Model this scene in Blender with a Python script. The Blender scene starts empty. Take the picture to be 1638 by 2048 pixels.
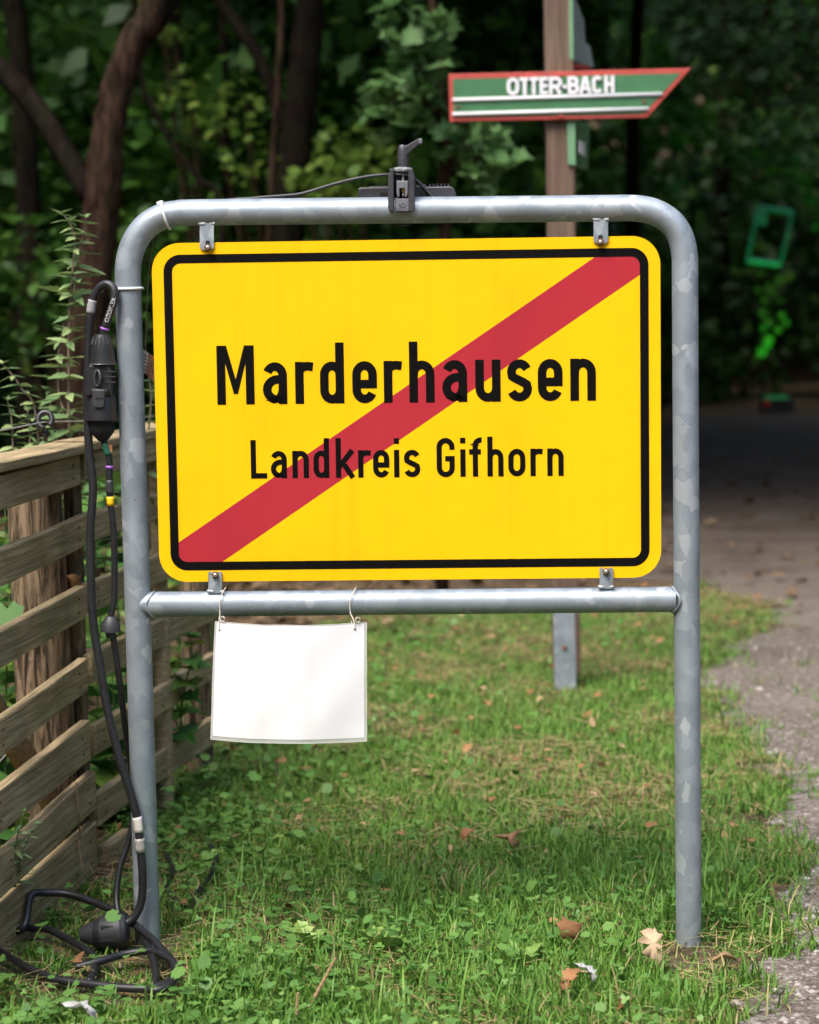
import bpy, math, random
import numpy as np
from mathutils import Vector, Matrix, Quaternion
R = random.Random(7)
NR = np.random.default_rng(11)
sc = bpy.context.scene
col = sc.collection
rad = math.radians

# ---------------------------------------------------------------- camera
FPX, CX, CY = 4387.0, 819.0, 1024.0            # focal length and centre in photo pixels
CAM = Vector((0, 0, 1.318))
PITCH, ROLL = rad(5.53), rad(-0.75)
cd = bpy.data.cameras.new('camera')
cam = bpy.data.objects.new('camera', cd); col.objects.link(cam)
CR = Matrix.Rotation(math.pi/2 - PITCH, 3, 'X') @ Matrix.Rotation(ROLL, 3, 'Z')
cam.matrix_world = Matrix.Translation(CAM) @ CR.to_4x4()
cd.sensor_fit = 'VERTICAL'; cd.sensor_height = 30; cd.sensor_width = 24
cd.lens = FPX/2048*30
cd.clip_start = 0.1; cd.clip_end = 500
cd.dof.use_dof = True; cd.dof.focus_distance = 4.40; cd.dof.aperture_fstop = 2.8
cd.dof.aperture_blades = 9
sc.camera = cam

# ---------------------------------------------------------------- light
SUN_DIR = Vector((-0.42, -0.62, 1.15)).normalized()   # towards the sun: high, behind the camera and to the left
w = bpy.data.worlds.new('World'); sc.world = w; w.use_nodes = True
nt = w.node_tree; nt.nodes.clear()
wo = nt.nodes.new('ShaderNodeOutputWorld'); bg = nt.nodes.new('ShaderNodeBackground'); sky = nt.nodes.new('ShaderNodeTexSky')
sky.sky_type = 'NISHITA'; sky.sun_disc = False
sky.sun_elevation = math.asin(SUN_DIR.z); sky.sun_rotation = math.atan2(SUN_DIR.x, SUN_DIR.y)
sky.air_density = 1.0; sky.dust_density = 3.0; sky.ozone_density = 0.6
nt.links.new(sky.outputs[0], bg.inputs[0]); nt.links.new(bg.outputs[0], wo.inputs[0]); bg.inputs[1].default_value = 0.15
sd = bpy.data.lights.new('sun', 'SUN'); sd.energy = 1.5; sd.angle = rad(34); sd.color = (1, .96, .90)
sun = bpy.data.objects.new('sun', sd); col.objects.link(sun)
sun.rotation_euler = (-SUN_DIR).to_track_quat('-Z', 'Y').to_euler(); sun.location = (-5, -8, 14)
sc.view_settings.view_transform = 'Standard'; sc.view_settings.look = 'None'
sc.view_settings.gamma = 1.0; sc.view_settings.exposure = 1.56; sc.view_settings.use_curve_mapping = False
sc.render.engine = 'CYCLES'
cy = sc.cycles
cy.max_bounces = 5; cy.diffuse_bounces = 3; cy.glossy_bounces = 3; cy.transmission_bounces = 4; cy.transparent_max_bounces = 6
cy.use_adaptive_sampling = True; cy.adaptive_threshold = .02
cy.use_denoising = True; cy.sample_clamp_indirect = 6; cy.caustics_reflective = False; cy.caustics_refractive = False
try: cy.denoiser = 'OPENIMAGEDENOISE'; cy.denoising_prefilter = 'ACCURATE'
except Exception: pass

# ---------------------------------------------------------------- geometry of the view (places measured in the photograph)
def ray(px, py): return CR @ Vector(((px-CX)/FPX, -(py-CY)/FPX, -1))
def W(px, py, Y): d = ray(px, py); return CAM + d*(Y/d.y)
def G(px, py, z=0.0): d = ray(px, py); return CAM + d*((z-CAM.z)/d.z)
YAW = 0.04
PN = Vector((-YAW, -1, 0)).normalized()            # normal of the sign's plane, towards the viewer
P0 = Vector((0, 4.40, 1.0))
def F(px, py, off=0.0):
    d = ray(px, py); t = (P0 + PN*off - CAM).dot(PN)/d.dot(PN); return CAM + d*t

# ---------------------------------------------------------------- materials
def mat(name): 
    m = bpy.data.materials.new(name); m.use_nodes = True
    n = m.node_tree; b = n.nodes['Principled BSDF']; return m, n, b
def simple(name, c, rough=.6, metal=0.0, var=.12, scale=30, bump=0.0, bscale=None, coat=0, spec=None):
    m, n, b = mat(name)
    tc = n.nodes.new('ShaderNodeTexCoord'); no = n.nodes.new('ShaderNodeTexNoise')
    no.inputs['Scale'].default_value = scale; no.inputs['Detail'].default_value = 5
    n.links.new(tc.outputs['Object'], no.inputs['Vector'])
    r = n.nodes.new('ShaderNodeValToRGB'); r.color_ramp.elements[0].position = .3; r.color_ramp.elements[1].position = .7
    r.color_ramp.elements[0].color = [x*(1-var) for x in c]+[1]; r.color_ramp.elements[1].color = [min(1, x*(1+var)) for x in c]+[1]
    n.links.new(no.outputs['Fac'], r.inputs[0]); n.links.new(r.outputs[0], b.inputs['Base Color'])
    b.inputs['Roughness'].default_value = rough; b.inputs['Metallic'].default_value = metal
    if coat: b.inputs['Coat Weight'].default_value = coat; b.inputs['Coat Roughness'].default_value = .08
    if spec is not None: b.inputs['Specular IOR Level'].default_value = spec
    if bump:
        n2 = n.nodes.new('ShaderNodeTexNoise'); n2.inputs['Scale'].default_value = bscale or scale*4; n2.inputs['Detail'].default_value = 4
        n.links.new(tc.outputs['Object'], n2.inputs['Vector'])
        bp = n.nodes.new('ShaderNodeBump'); bp.inputs['Strength'].default_value = bump; bp.inputs['Distance'].default_value = .004
        n.links.new(n2.outputs['Fac'], bp.inputs['Height']); n.links.new(bp.outputs[0], b.inputs['Normal'])
    return m
def ramp(n, stops):
    r = n.nodes.new('ShaderNodeValToRGB'); e = r.color_ramp.elements
    while len(e) < len(stops): e.new(.5)
    for k, (p, c) in zip(e, stops): k.position = p; k.color = (*c, 1)
    return r
def leafmat(name, stops, rough=.55, trans=.25, spec=.25):
    m, n, b = mat(name)
    at = n.nodes.new('ShaderNodeAttribute'); at.attribute_name = 'rnd'
    r = ramp(n, stops); n.links.new(at.outputs['Fac'], r.inputs[0])
    n.links.new(r.outputs[0], b.inputs['Base Color']); b.inputs['Roughness'].default_value = rough
    b.inputs['Specular IOR Level'].default_value = spec
    if trans:
        t = n.nodes.new('ShaderNodeBsdfTranslucent'); mx = n.nodes.new('ShaderNodeMixShader'); mx.inputs[0].default_value = trans
        n.links.new(r.outputs[0], t.inputs[0]); n.links.new(b.outputs[0], mx.inputs[1]); n.links.new(t.outputs[0], mx.inputs[2])
        n.links.new(mx.outputs[0], n.nodes['Material Output'].inputs[0])
    return m

def zinc_mat():
    m, n, b = mat('galvanised_zinc')
    tc = n.nodes.new('ShaderNodeTexCoord')
    nz = n.nodes.new('ShaderNodeTexNoise'); nz.inputs['Scale'].default_value = 22; nz.inputs['Detail'].default_value = 2
    n.links.new(tc.outputs['Object'], nz.inputs['Vector'])
    mx = n.nodes.new('ShaderNodeMix'); mx.data_type = 'VECTOR'; mx.inputs[0].default_value = .035
    n.links.new(tc.outputs['Object'], mx.inputs[4]); n.links.new(nz.outputs['Color'], mx.inputs[5])
    mp = n.nodes.new('ShaderNodeMapping'); mp.inputs['Scale'].default_value = (44, 44, 30)
    n.links.new(mx.outputs[1], mp.inputs[0])
    vo = n.nodes.new('ShaderNodeTexVoronoi'); vo.inputs['Scale'].default_value = 1.0
    n.links.new(mp.outputs[0], vo.inputs['Vector'])
    sp = n.nodes.new('ShaderNodeSeparateColor'); n.links.new(vo.outputs['Color'], sp.inputs[0])
    r = ramp(n, [(0, (.28, .325, .365)), (.5, (.31, .355, .395)), (.82, (.345, .39, .43)), (.90, (.37, .415, .455)), (.93, (.41, .455, .49)), (1, (.47, .51, .54))])
    n.links.new(sp.outputs[0], r.inputs[0])
    n2 = n.nodes.new('ShaderNodeTexNoise'); n2.inputs['Scale'].default_value = 9; n2.inputs['Detail'].default_value = 6
    n.links.new(tc.outputs['Object'], n2.inputs['Vector'])
    r2 = ramp(n, [(.3, (.80, .80, .79)), (.7, (1.0, 1.0, 1.0))]); n.links.new(n2.outputs['Fac'], r2.inputs[0])
    mu = n.nodes.new('ShaderNodeMix'); mu.data_type = 'RGBA'; mu.blend_type = 'MULTIPLY'; mu.inputs[0].default_value = 1
    n.links.new(r.outputs[0], mu.inputs[6]); n.links.new(r2.outputs[0], mu.inputs[7])
    # small dark pits
    v2 = n.nodes.new('ShaderNodeTexVoronoi'); v2.inputs['Scale'].default_value = 28; n.links.new(tc.outputs['Object'], v2.inputs['Vector'])
    r3 = ramp(n, [(.035, (.35, .3, .25)), (.06, (1, 1, 1))]); n.links.new(v2.outputs['Distance'], r3.inputs[0])
    mu2 = n.nodes.new('ShaderNodeMix'); mu2.data_type = 'RGBA'; mu2.blend_type = 'MULTIPLY'; mu2.inputs[0].default_value = .8
    n.links.new(mu.outputs[2], mu2.inputs[6]); n.links.new(r3.outputs[0], mu2.inputs[7])
    n.links.new(mu2.outputs[2], b.inputs['Base Color'])
    b.inputs['Metallic'].default_value = .42
    rr = n.nodes.new('ShaderNodeMapRange'); rr.inputs[3].default_value = .42; rr.inputs[4].default_value = .58
    n.links.new(sp.outputs[1], rr.inputs[0]); n.links.new(rr.outputs[0], b.inputs['Roughness'])
    bp = n.nodes.new('ShaderNodeBump'); bp.inputs['Strength'].default_value = .12; bp.inputs['Distance'].default_value = .003
    n.links.new(n2.outputs['Fac'], bp.inputs['Height']); n.links.new(bp.outputs[0], b.inputs['Normal'])
    return m
def sheet_paint(name, c, rough=.38, spec=.2):
    """retro-reflective sign film: slight waviness, dust specks, faint streaks"""
    m, n, b = mat(name)
    tc = n.nodes.new('ShaderNodeTexCoord')
    no = n.nodes.new('ShaderNodeTexNoise'); no.inputs['Scale'].default_value = 3.5; no.inputs['Detail'].default_value = 7; no.inputs['Roughness'].default_value = .65
    n.links.new(tc.outputs['Object'], no.inputs['Vector'])
    r = ramp(n, [(.28, [x*.86 for x in c]), (.5, [x*.96 for x in c]), (.7, c)]); n.links.new(no.outputs['Fac'], r.inputs[0])
    ms = n.nodes.new('ShaderNodeMapping'); ms.inputs['Scale'].default_value = (48, 48, 1.3); n.links.new(tc.outputs['Object'], ms.inputs[0])
    ns = n.nodes.new('ShaderNodeTexNoise'); ns.inputs['Scale'].default_value = 1.0; ns.inputs['Detail'].default_value = 6; n.links.new(ms.outputs[0], ns.inputs['Vector'])
    rs_ = ramp(n, [(.52, (1, 1, 1)), (.74, (.86, .83, .80))]); n.links.new(ns.outputs['Fac'], rs_.inputs[0])
    mg_ = n.nodes.new('ShaderNodeMix'); mg_.data_type = 'RGBA'; mg_.blend_type = 'MULTIPLY'; mg_.inputs[0].default_value = .35
    n.links.new(r.outputs[0], mg_.inputs[6]); n.links.new(rs_.outputs[0], mg_.inputs[7]); r = None
    v = n.nodes.new('ShaderNodeTexVoronoi'); v.inputs['Scale'].default_value = 17; n.links.new(tc.outputs['Object'], v.inputs['Vector'])
    s = n.nodes.new('ShaderNodeSeparateColor'); n.links.new(v.outputs['Color'], s.inputs[0])
    lt = n.nodes.new('ShaderNodeMath'); lt.operation = 'MULTIPLY'; lt.inputs[1].default_value = .05; n.links.new(s.outputs[0], lt.inputs[0])
    l2 = n.nodes.new('ShaderNodeMath'); l2.operation = 'LESS_THAN'; n.links.new(v.outputs['Distance'], l2.inputs[0])
    l3 = n.nodes.new('ShaderNodeMath'); l3.operation = 'SUBTRACT'; l3.inputs[1].default_value = .012; n.links.new(lt.outputs[0], l3.inputs[0]); n.links.new(l3.outputs[0], l2.inputs[1])
    mx = n.nodes.new('ShaderNodeMix'); mx.data_type = 'RGBA'; n.links.new(l2.outputs[0], mx.inputs[0])
    n.links.new(mg_.outputs[2], mx.inputs[6]); mx.inputs[7].default_value = (.12, .08, .03, 1)
    n.links.new(mx.outputs[2], b.inputs['Base Color']); b.inputs['Roughness'].default_value = rough
    b.inputs['Specular IOR Level'].default_value = spec
    return m
def wood_mat(name, dark, light, green=.35, scale=(1.6, 26, 40), greencol=(.13, .13, .05), sharp=.19, spec=.2):
    m, n, b = mat(name)
    tc = n.nodes.new('ShaderNodeTexCoord'); oi = n.nodes.new('ShaderNodeObjectInfo')
    ad = n.nodes.new('ShaderNodeVectorMath'); ad.operation = 'ADD'
    cb = n.nodes.new('ShaderNodeCombineXYZ'); mm = n.nodes.new('ShaderNodeMath'); mm.operation = 'MULTIPLY'; mm.inputs[1].default_value = 37
    n.links.new(oi.outputs['Random'], mm.inputs[0])
    for k in range(3): n.links.new(mm.outputs[0], cb.inputs[k])
    n.links.new(tc.outputs['Object'], ad.inputs[0]); n.links.new(cb.outputs[0], ad.inputs[1])
    mp = n.nodes.new('ShaderNodeMapping'); mp.inputs['Scale'].default_value = scale; n.links.new(ad.outputs[0], mp.inputs[0])
    no = n.nodes.new('ShaderNodeTexNoise'); no.inputs['Scale'].default_value = 2.2; no.inputs['Detail'].default_value = 8; no.inputs['Roughness'].default_value = .68; no.inputs['Distortion'].default_value = .6
    n.links.new(mp.outputs[0], no.inputs['Vector'])
    r = ramp(n, [(.49-sharp, dark), (.48, [(a*.6+c*.4) for a, c in zip(dark, light)]), (.49+sharp, light)]); n.links.new(no.outputs['Fac'], r.inputs[0])
    n2 = n.nodes.new('ShaderNodeTexNoise'); n2.inputs['Scale'].default_value = 7; n2.inputs['Detail'].default_value = 5; n.links.new(ad.outputs[0], n2.inputs['Vector'])
    r2 = ramp(n, [(.42, (0, 0, 0)), (.68, (green,)*3)]); n.links.new(n2.outputs['Fac'], r2.inputs[0])
    mx = n.nodes.new('ShaderNodeMix'); mx.data_type = 'RGBA'; n.links.new(r2.outputs[0], mx.inputs[0]); n.links.new(r.outputs[0], mx.inputs[6]); mx.inputs[7].default_value = (*greencol, 1)
    n.links.new(mx.outputs[2], b.inputs['Base Color']); b.inputs['Roughness'].default_value = .85; b.inputs['Specular IOR Level'].default_value = spec
    bp = n.nodes.new('ShaderNodeBump'); bp.inputs['Strength'].default_value = .7; bp.inputs['Distance'].default_value = .004
    n.links.new(no.outputs['Fac'], bp.inputs['Height']); n.links.new(bp.outputs[0], b.inputs['Normal'])
    return m

M = {}
M['zinc'] = zinc_mat()
M['weld'] = simple('weld_zinc', (.42, .43, .43), .5, .4, .25, 120, .6, 200)
M['yellow'] = sheet_paint('sign_yellow', (.93, .52, .004))
M['red'] = sheet_paint('sign_red', (.42, .028, .04))
M['black_film'] = sheet_paint('sign_black', (.0035, .003, .0028), .6, .09)
M['alu'] = simple('sheet_aluminium', (.6, .6, .58), .4, .7, .1)
M['rust'] = simple('rusty_bolt', (.16, .085, .045), .7, .5, .4, 200)
M['bolt'] = simple('bolt_steel', (.55, .53, .5), .35, .9, .15, 100)
M['rubber'] = simple('black_rubber', (.016, .016, .018), .42, 0, .3, 60, .08, 300)
M['plastic'] = simple('black_plastic', (.02, .02, .022), .36, 0, .2, 40, .05, 200)
M['plastic2'] = simple('charcoal_plastic', (.035, .035, .038), .5, 0, .2, 60)
M['dark_hole'] = simple('inner_plastic_hole_shade', (.006, .006, .007), .8)  # near-black inner plastic; flat patches of it paint shade in slots and holes
M['clampgrey'] = simple('anthracite_metal', (.055, .056, .062), .42, .3, .15, 60)
M['clampplate'] = simple('grey_plate', (.20, .20, .22), .45, .4, .1, 60)
M['white_plastic'] = simple('white_nylon', (.78, .78, .78), .35, 0, .05)
M['brass'] = simple('brass', (.75, .5, .16), .3, .9, .1)
M['tape_grey'] = simple('grey_tape', (.28, .28, .29), .5)
M['tape_clear'] = simple('cloudy_tape', (.33, .31, .28), .2, 0, .35, 60)
M['tape_yellow'] = simple('yellow_tape', (.85, .5, .01), .4)
M['purple'] = simple('purple_ring', (.35, .12, .55), .4)
M['tag_green'] = simple('green_label', (.02, .12, .07), .4)
M['orange'] = simple('orange_label', (.5, .2, .08), .5)
M['tag_brown'] = simple('brown_tag', (.25, .11, .06), .6)
M['tag_white'] = simple('pale_print', (.6, .55, .5), .6)
M['print'] = simple('white_print', (.7, .7, .7), .6)
M['string'] = simple('pale_string', (.6, .54, .46), .8, 0, .2, 300)
M['wood'] = wood_mat('weathered_plank', (.175, .12, .06), (.54, .42, .245), .45, (1.8, 34, 52))
M['wood_dark'] = wood_mat('old_bark_post', (.024, .015, .010), (.26, .185, .12), .12, (30, 30, 3.2), sharp=.09)
M['post_wood'] = wood_mat('reddish_post', (.07, .043, .032), (.20, .135, .10), .12, (22, 22, .9))
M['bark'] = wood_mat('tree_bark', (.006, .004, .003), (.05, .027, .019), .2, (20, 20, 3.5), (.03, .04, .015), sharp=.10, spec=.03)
M['bark_shaded'] = wood_mat('shaded_smooth_bark', (.004, .003, .0025), (.016, .011, .008), .3, (14, 14, 2.2), (.012, .018, .008), sharp=.12, spec=.03)  # darker copy of the bark with forest shade put into its colour
M['arrow_green'] = simple('painted_green', (.045, .155, .062), .55, 0, .12, 18)
M['arrow_red'] = simple('painted_red', (.40, .055, .04), .55, 0, .15, 20)
M['white_paint'] = simple('white_paint', (.72, .70, .72), .5, 0, .06)
M['green_pale'] = simple('pale_green_paint', (.13, .27, .14), .6)
M['greysign'] = simple('grey_painted_board', (.22, .25, .23), .5)
M['panel_dark'] = simple('dark_board', (.03, .035, .028), .35)
M['frame_light'] = simple('light_metal_edge', (.40, .47, .50), .4, .4)
M['teal'] = simple('teal_painted_frame', (.05, .26, .24), .6)
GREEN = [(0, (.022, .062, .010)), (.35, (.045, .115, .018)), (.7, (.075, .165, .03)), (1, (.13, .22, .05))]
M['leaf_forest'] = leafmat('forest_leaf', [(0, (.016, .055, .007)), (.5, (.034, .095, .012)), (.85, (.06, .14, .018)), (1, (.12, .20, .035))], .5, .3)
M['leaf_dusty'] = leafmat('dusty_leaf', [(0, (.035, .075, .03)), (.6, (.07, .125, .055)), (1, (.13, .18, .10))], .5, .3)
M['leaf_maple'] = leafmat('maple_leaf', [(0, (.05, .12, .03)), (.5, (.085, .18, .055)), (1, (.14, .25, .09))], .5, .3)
M['leaf_sun'] = leafmat('lit_green_leaf', [(0, (.08, .18, .022)), (1, (.24, .33, .06))], .5, .4)  # sunlight on the far bushes is put into this leaf colour
M['leaf_weed'] = leafmat('weed_leaf', [(0, (.13, .22, .085)), (.5, (.20, .30, .12)), (1, (.29, .38, .15))], .5, .25)
M['leaf_broad'] = leafmat('broad_leaf', [(0, (.05, .14, .03)), (.6, (.09, .21, .045)), (1, (.22, .30, .05))], .45, .3)
M['grass'] = leafmat('grass_blade', [(0, (.058, .15, .022)), (.3, (.105, .24, .036)), (.55, (.165, .305, .05)), (.74, (.245, .345, .07)), (.80, (.33, .28, .11)), (.92, (.44, .35, .18)), (1, (.34, .22, .11))], .5, .25)
M['cover'] = leafmat('ground_cover_leaf', [(0, (.06, .15, .028)), (.45, (.105, .22, .05)), (.8, (.16, .285, .065)), (1, (.25, .36, .08))], .45, .2)
M['litter'] = leafmat('fallen_leaf', [(0, (.20, .095, .04)), (.4, (.30, .15, .065)), (.75, (.40, .27, .15)), (1, (.50, .37, .24))], .8, .1)
M['stem'] = simple('purplish_stem', (.20, .15, .11), .6)
M['stem_dry'] = simple('dry_stem', (.30, .20, .10), .7)
M['stem_green'] = simple('green_stem', (.10, .17, .05), .6)
M['paper'] = simple('white_paper', (.64, .63, .625), .45, 0, .015, 4, coat=1)
M['wire'] = simple('electric_wire', (.55, .55, .5), .4, .5)

# ---------------------------------------------------------------- object helpers
ORG = {}
def tag(o, label=None, cat=None, group=None, kind=None):
    if label: o['label'] = label
    if cat: o['category'] = cat
    if group: o['group'] = group
    if kind: o['kind'] = kind
    return o
def thing(name, loc, label, cat, group=None):
    o = bpy.data.objects.new(name, None); col.objects.link(o); o.location = loc; o.empty_display_size = .05
    ORG[o] = Vector(loc); return tag(o, label, cat, group)
def mesh(name, verts, faces, m, smooth=False):
    me = bpy.data.meshes.new(name); me.from_pydata([tuple(v) for v in verts], [], faces); me.materials.append(m)
    if smooth: me.polygons.foreach_set('use_smooth', [True]*len(me.polygons))
    me.update(); return me
def obj(name, vf, m, parent=None, smooth=False, origin=None):
    """vf = (world vertices, faces) -> one mesh object; its origin is its parent's (or the given) origin"""
    v, f = vf
    if parent is not None: L = ORG[parent]
    else: L = Vector(origin) if origin is not None else Vector((sum(a[0] for a in v)/len(v), sum(a[1] for a in v)/len(v), min(a[2] for a in v)))
    me = mesh(name, [Vector(a)-L for a in v], f, m, smooth)
    o = bpy.data.objects.new(name, me); col.objects.link(o); ORG[o] = L
    if parent is not None: o.parent = parent
    else: o.location = L
    return o
def join(*parts):
    V, Fs = [], []
    for v, f in parts:
        k = len(V); V += list(v); Fs += [[i+k for i in q] for q in f]
    return V, Fs
def autosmooth(o, ang=40):
    me = o.data; me.polygons.foreach_set('use_smooth', [True]*len(me.polygons))
    me.set_sharp_from_angle(angle=rad(ang)); return o
def bevel(o, wd, seg=2):
    b = o.modifiers.new('bevel', 'BEVEL'); b.width = wd; b.segments = seg; b.limit_method = 'ANGLE'; return o
def spline(pts, n=8):
    """Catmull-Rom through pts"""
    pts = [Vector(p) for p in pts]; out = []
    P = [pts[0]*2-pts[1]] + pts + [pts[-1]*2-pts[-2]]
    for i in range(1, len(P)-2):
        a, b, c, d = P[i-1:i+3]
        for k in range(n):
            t = k/n
            out.append(.5*((2*b) + (c-a)*t + (2*a-5*b+4*c-d)*t*t + (3*b-a-3*c+d)*t**3))
    out.append(pts[-1]); return out
def tube(pts, r, seg=12, cap=True):
    pts = [Vector(p) for p in pts]; n = len(pts); rr = r if hasattr(r, '__len__') else [r]*n
    V, Fs = [], []; u = None
    for i, p in enumerate(pts):
        t = (pts[min(i+1, n-1)]-pts[max(i-1, 0)]).normalized()
        if u is None:
            u = t.orthogonal().normalized()
        else: u = (u - t*u.dot(t)).normalized()
        v = t.cross(u)
        for k in range(seg):
            a = 2*math.pi*k/seg; V.append(p + (u*math.cos(a)+v*math.sin(a))*rr[i])
    for i in range(n-1):
        for k in range(seg):
            a, b = i*seg+k, i*seg+(k+1) % seg; Fs.append([a, b, b+seg, a+seg])
    if cap: Fs.append(list(range(seg))[::-1]); Fs.append([(n-1)*seg+k for k in range(seg)])
    return V, Fs
def lathe(p0, p1, prof, seg=24, cap=True):
    """prof: (t along p0-p1, radius)"""
    p0, p1 = Vector(p0), Vector(p1); ax = p1-p0; t = ax.normalized(); u = t.orthogonal().normalized(); v = t.cross(u)
    V, Fs = [], []
    for s, r in prof:
        for k in range(seg):
            a = 2*math.pi*k/seg; V.append(p0+ax*s+(u*math.cos(a)+v*math.sin(a))*r)
    for i in range(len(prof)-1):
        for k in range(seg):
            a, b = i*seg+k, i*seg+(k+1) % seg; Fs.append([a, b, b+seg, a+seg])
    if cap: Fs.append(list(range(seg))[::-1]); Fs.append([(len(prof)-1)*seg+k for k in range(seg)])
    return V, Fs
def prism(poly, d, flip=False):
    """poly: world points (planar), extruded by vector d"""
    n = len(poly); V = [Vector(p) for p in poly]+[Vector(p)+d for p in poly]
    Fs = [list(range(n)), [n+k for k in range(n)][::-1]]
    for k in range(n): j = (k+1) % n; Fs.append([k, k+n, j+n, j][::1])
    return V, Fs
def fprism(pix, o0, o1):
    """outline in photo pixels on the sign's plane, from offset o0 to o1 (towards the viewer)"""
    a = [F(x, y, o0) for x, y in pix]
    return prism(a, PN*(o1-o0))
def fbox(x0, y0, x1, y1, o0, o1): return fprism([(x0, y0), (x1, y0), (x1, y1), (x0, y1)], o0, o1)
def rrect(x0, y0, x1, y1, r, n=8):
    P = []
    for cx, cyy, a0 in ((x1-r, y0+r, -90), (x1-r, y1-r, 0), (x0+r, y1-r, 90), (x0+r, y0+r, 180)):
        for k in range(n+1):
            a = rad(a0+90*k/n); P.append((cx+r*math.cos(a), cyy+r*math.sin(a)))
    return P

# big scattered meshes -------------------------------------------------------
def scatter(name, tmpl, tfaces, pos, rot, size, rnd, m, parent=None, origin=(0, 0, 0)):
    """many small flat pieces: tmpl (k,3) local points, tfaces polygons, pos (n,3), rot (n,3,3), size (n,) or (n,3)"""
    tmpl = np.asarray(tmpl, float); n, k = len(pos), len(tmpl)
    sz = np.asarray(size, float); sz = sz[:, None, None] if sz.ndim == 1 else sz[:, None, :]
    v = np.einsum('nij,nkj->nki', rot, tmpl[None]*sz) + np.asarray(pos)[:, None, :] - np.asarray(origin)[None, None]
    return rawmesh(name, v.reshape(-1, 3), k, tfaces, n, rnd, m, parent, origin)
def rawmesh(name, v, k, tfaces, n, rnd, m, parent=None, origin=(0, 0, 0)):
    ls = np.concatenate([np.asarray(f) for f in tfaces]); lt = np.array([len(f) for f in tfaces])
    loops = (ls[None]+(np.arange(n)*k)[:, None]).ravel(); tot = np.tile(lt, n); st = np.concatenate([[0], np.cumsum(tot)[:-1]])
    me = bpy.data.meshes.new(name); me.vertices.add(len(v)); me.vertices.foreach_set('co', v.astype(np.float32).ravel())
    me.loops.add(len(loops)); me.loops.foreach_set('vertex_index', loops.astype(np.int32))
    me.polygons.add(len(tot)); me.polygons.foreach_set('loop_start', st.astype(np.int32)); me.polygons.foreach_set('loop_total', tot.astype(np.int32))
    a = me.attributes.new('rnd', 'FLOAT', 'FACE'); a.data.foreach_set('value', np.repeat(rnd, len(lt)).astype(np.float32))
    me.materials.append(m); me.update(calc_edges=True)
    o = bpy.data.objects.new(name, me); col.objects.link(o); ORG[o] = Vector(origin)
    if parent is not None: o.parent = parent
    else: o.location = origin
    return o
def rotmats(n, tilt=None, flat=None):
    """random rotations; with flat: z axis close to up (tilt spread in radians)"""
    yaw = NR.uniform(0, 2*np.pi, n); c, s = np.cos(yaw), np.sin(yaw); z = np.zeros(n); o = np.ones(n)
    Rz = np.stack([np.stack([c, -s, z], -1), np.stack([s, c, z], -1), np.stack([z, z, o], -1)], -2)
    t = np.abs(NR.normal(0, tilt, n)) if tilt else np.arccos(NR.uniform(-1, 1, n))
    d = NR.uniform(0, 2*np.pi, n); ct, st = np.cos(t), np.sin(t)
    Rx = np.stack([np.stack([o, z, z], -1), np.stack([z, ct, -st], -1), np.stack([z, st, ct], -1)], -2)
    c2, s2 = np.cos(d), np.sin(d)
    Rz2 = np.stack([np.stack([c2, -s2, z], -1), np.stack([s2, c2, z], -1), np.stack([z, z, o], -1)], -2)
    return Rz2 @ Rx @ Rz
LEAF4 = ([(0, 0, 0), (.32, .5, .10), (0, 1, -.05), (-.32, .5, .10)], [[0, 1, 2, 3]])
LEAF6 = ([(0, 0, 0), (.26, .25, .05), (.30, .55, .07), (0, 1, -.08), (-.30, .55, .07), (-.26, .25, .05), (0, .5, 0)], [[0, 1, 2, 6], [6, 2, 3], [0, 6, 4, 5], [6, 3, 4]])
MAPLE = ([(0, 0, 0), (.18, -.06, 0), (.45, .02, .03), (.34, .20, 0), (.58, .42, .05), (.34, .46, 0), (.30, .60, .02), (.14, .62, 0), (0, 1, -.1), (-.14, .62, 0), (-.30, .60, .02), (-.34, .46, 0), (-.58, .42, .05), (-.34, .20, 0), (-.45, .02, .03), (-.18, -.06, 0), (0, .35, -.03)],
         [[16, i, i+1] for i in range(1, 15)] + [[0, 1, 16], [0, 16, 15]])
def nz2(x, y, s, seed=0):
    """cheap smooth noise in 0..1"""
    a = np.sin(x*s*1.3+seed)*np.cos(y*s*1.1+seed*1.7)+np.sin(x*s*2.9+y*s*1.9+seed*2.3)*.6+np.cos(x*s*4.7-y*s*5.3+seed*.7)*.4
    return np.clip(a/4+.5, 0, 1)
def inpoly(x, y, poly):
    c = np.zeros(len(x), bool); n = len(poly)
    for i in range(n):
        x1, y1 = poly[i][0], poly[i][1]; x2, y2 = poly[(i+1) % n][0], poly[(i+1) % n][1]
        cond = ((y1 > y) != (y2 > y)); 
        with np.errstate(divide='ignore', invalid='ignore'): xx = (x2-x1)*(y-y1)/(y2-y1)+x1
        c ^= cond & (x < xx)
    return c

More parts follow.
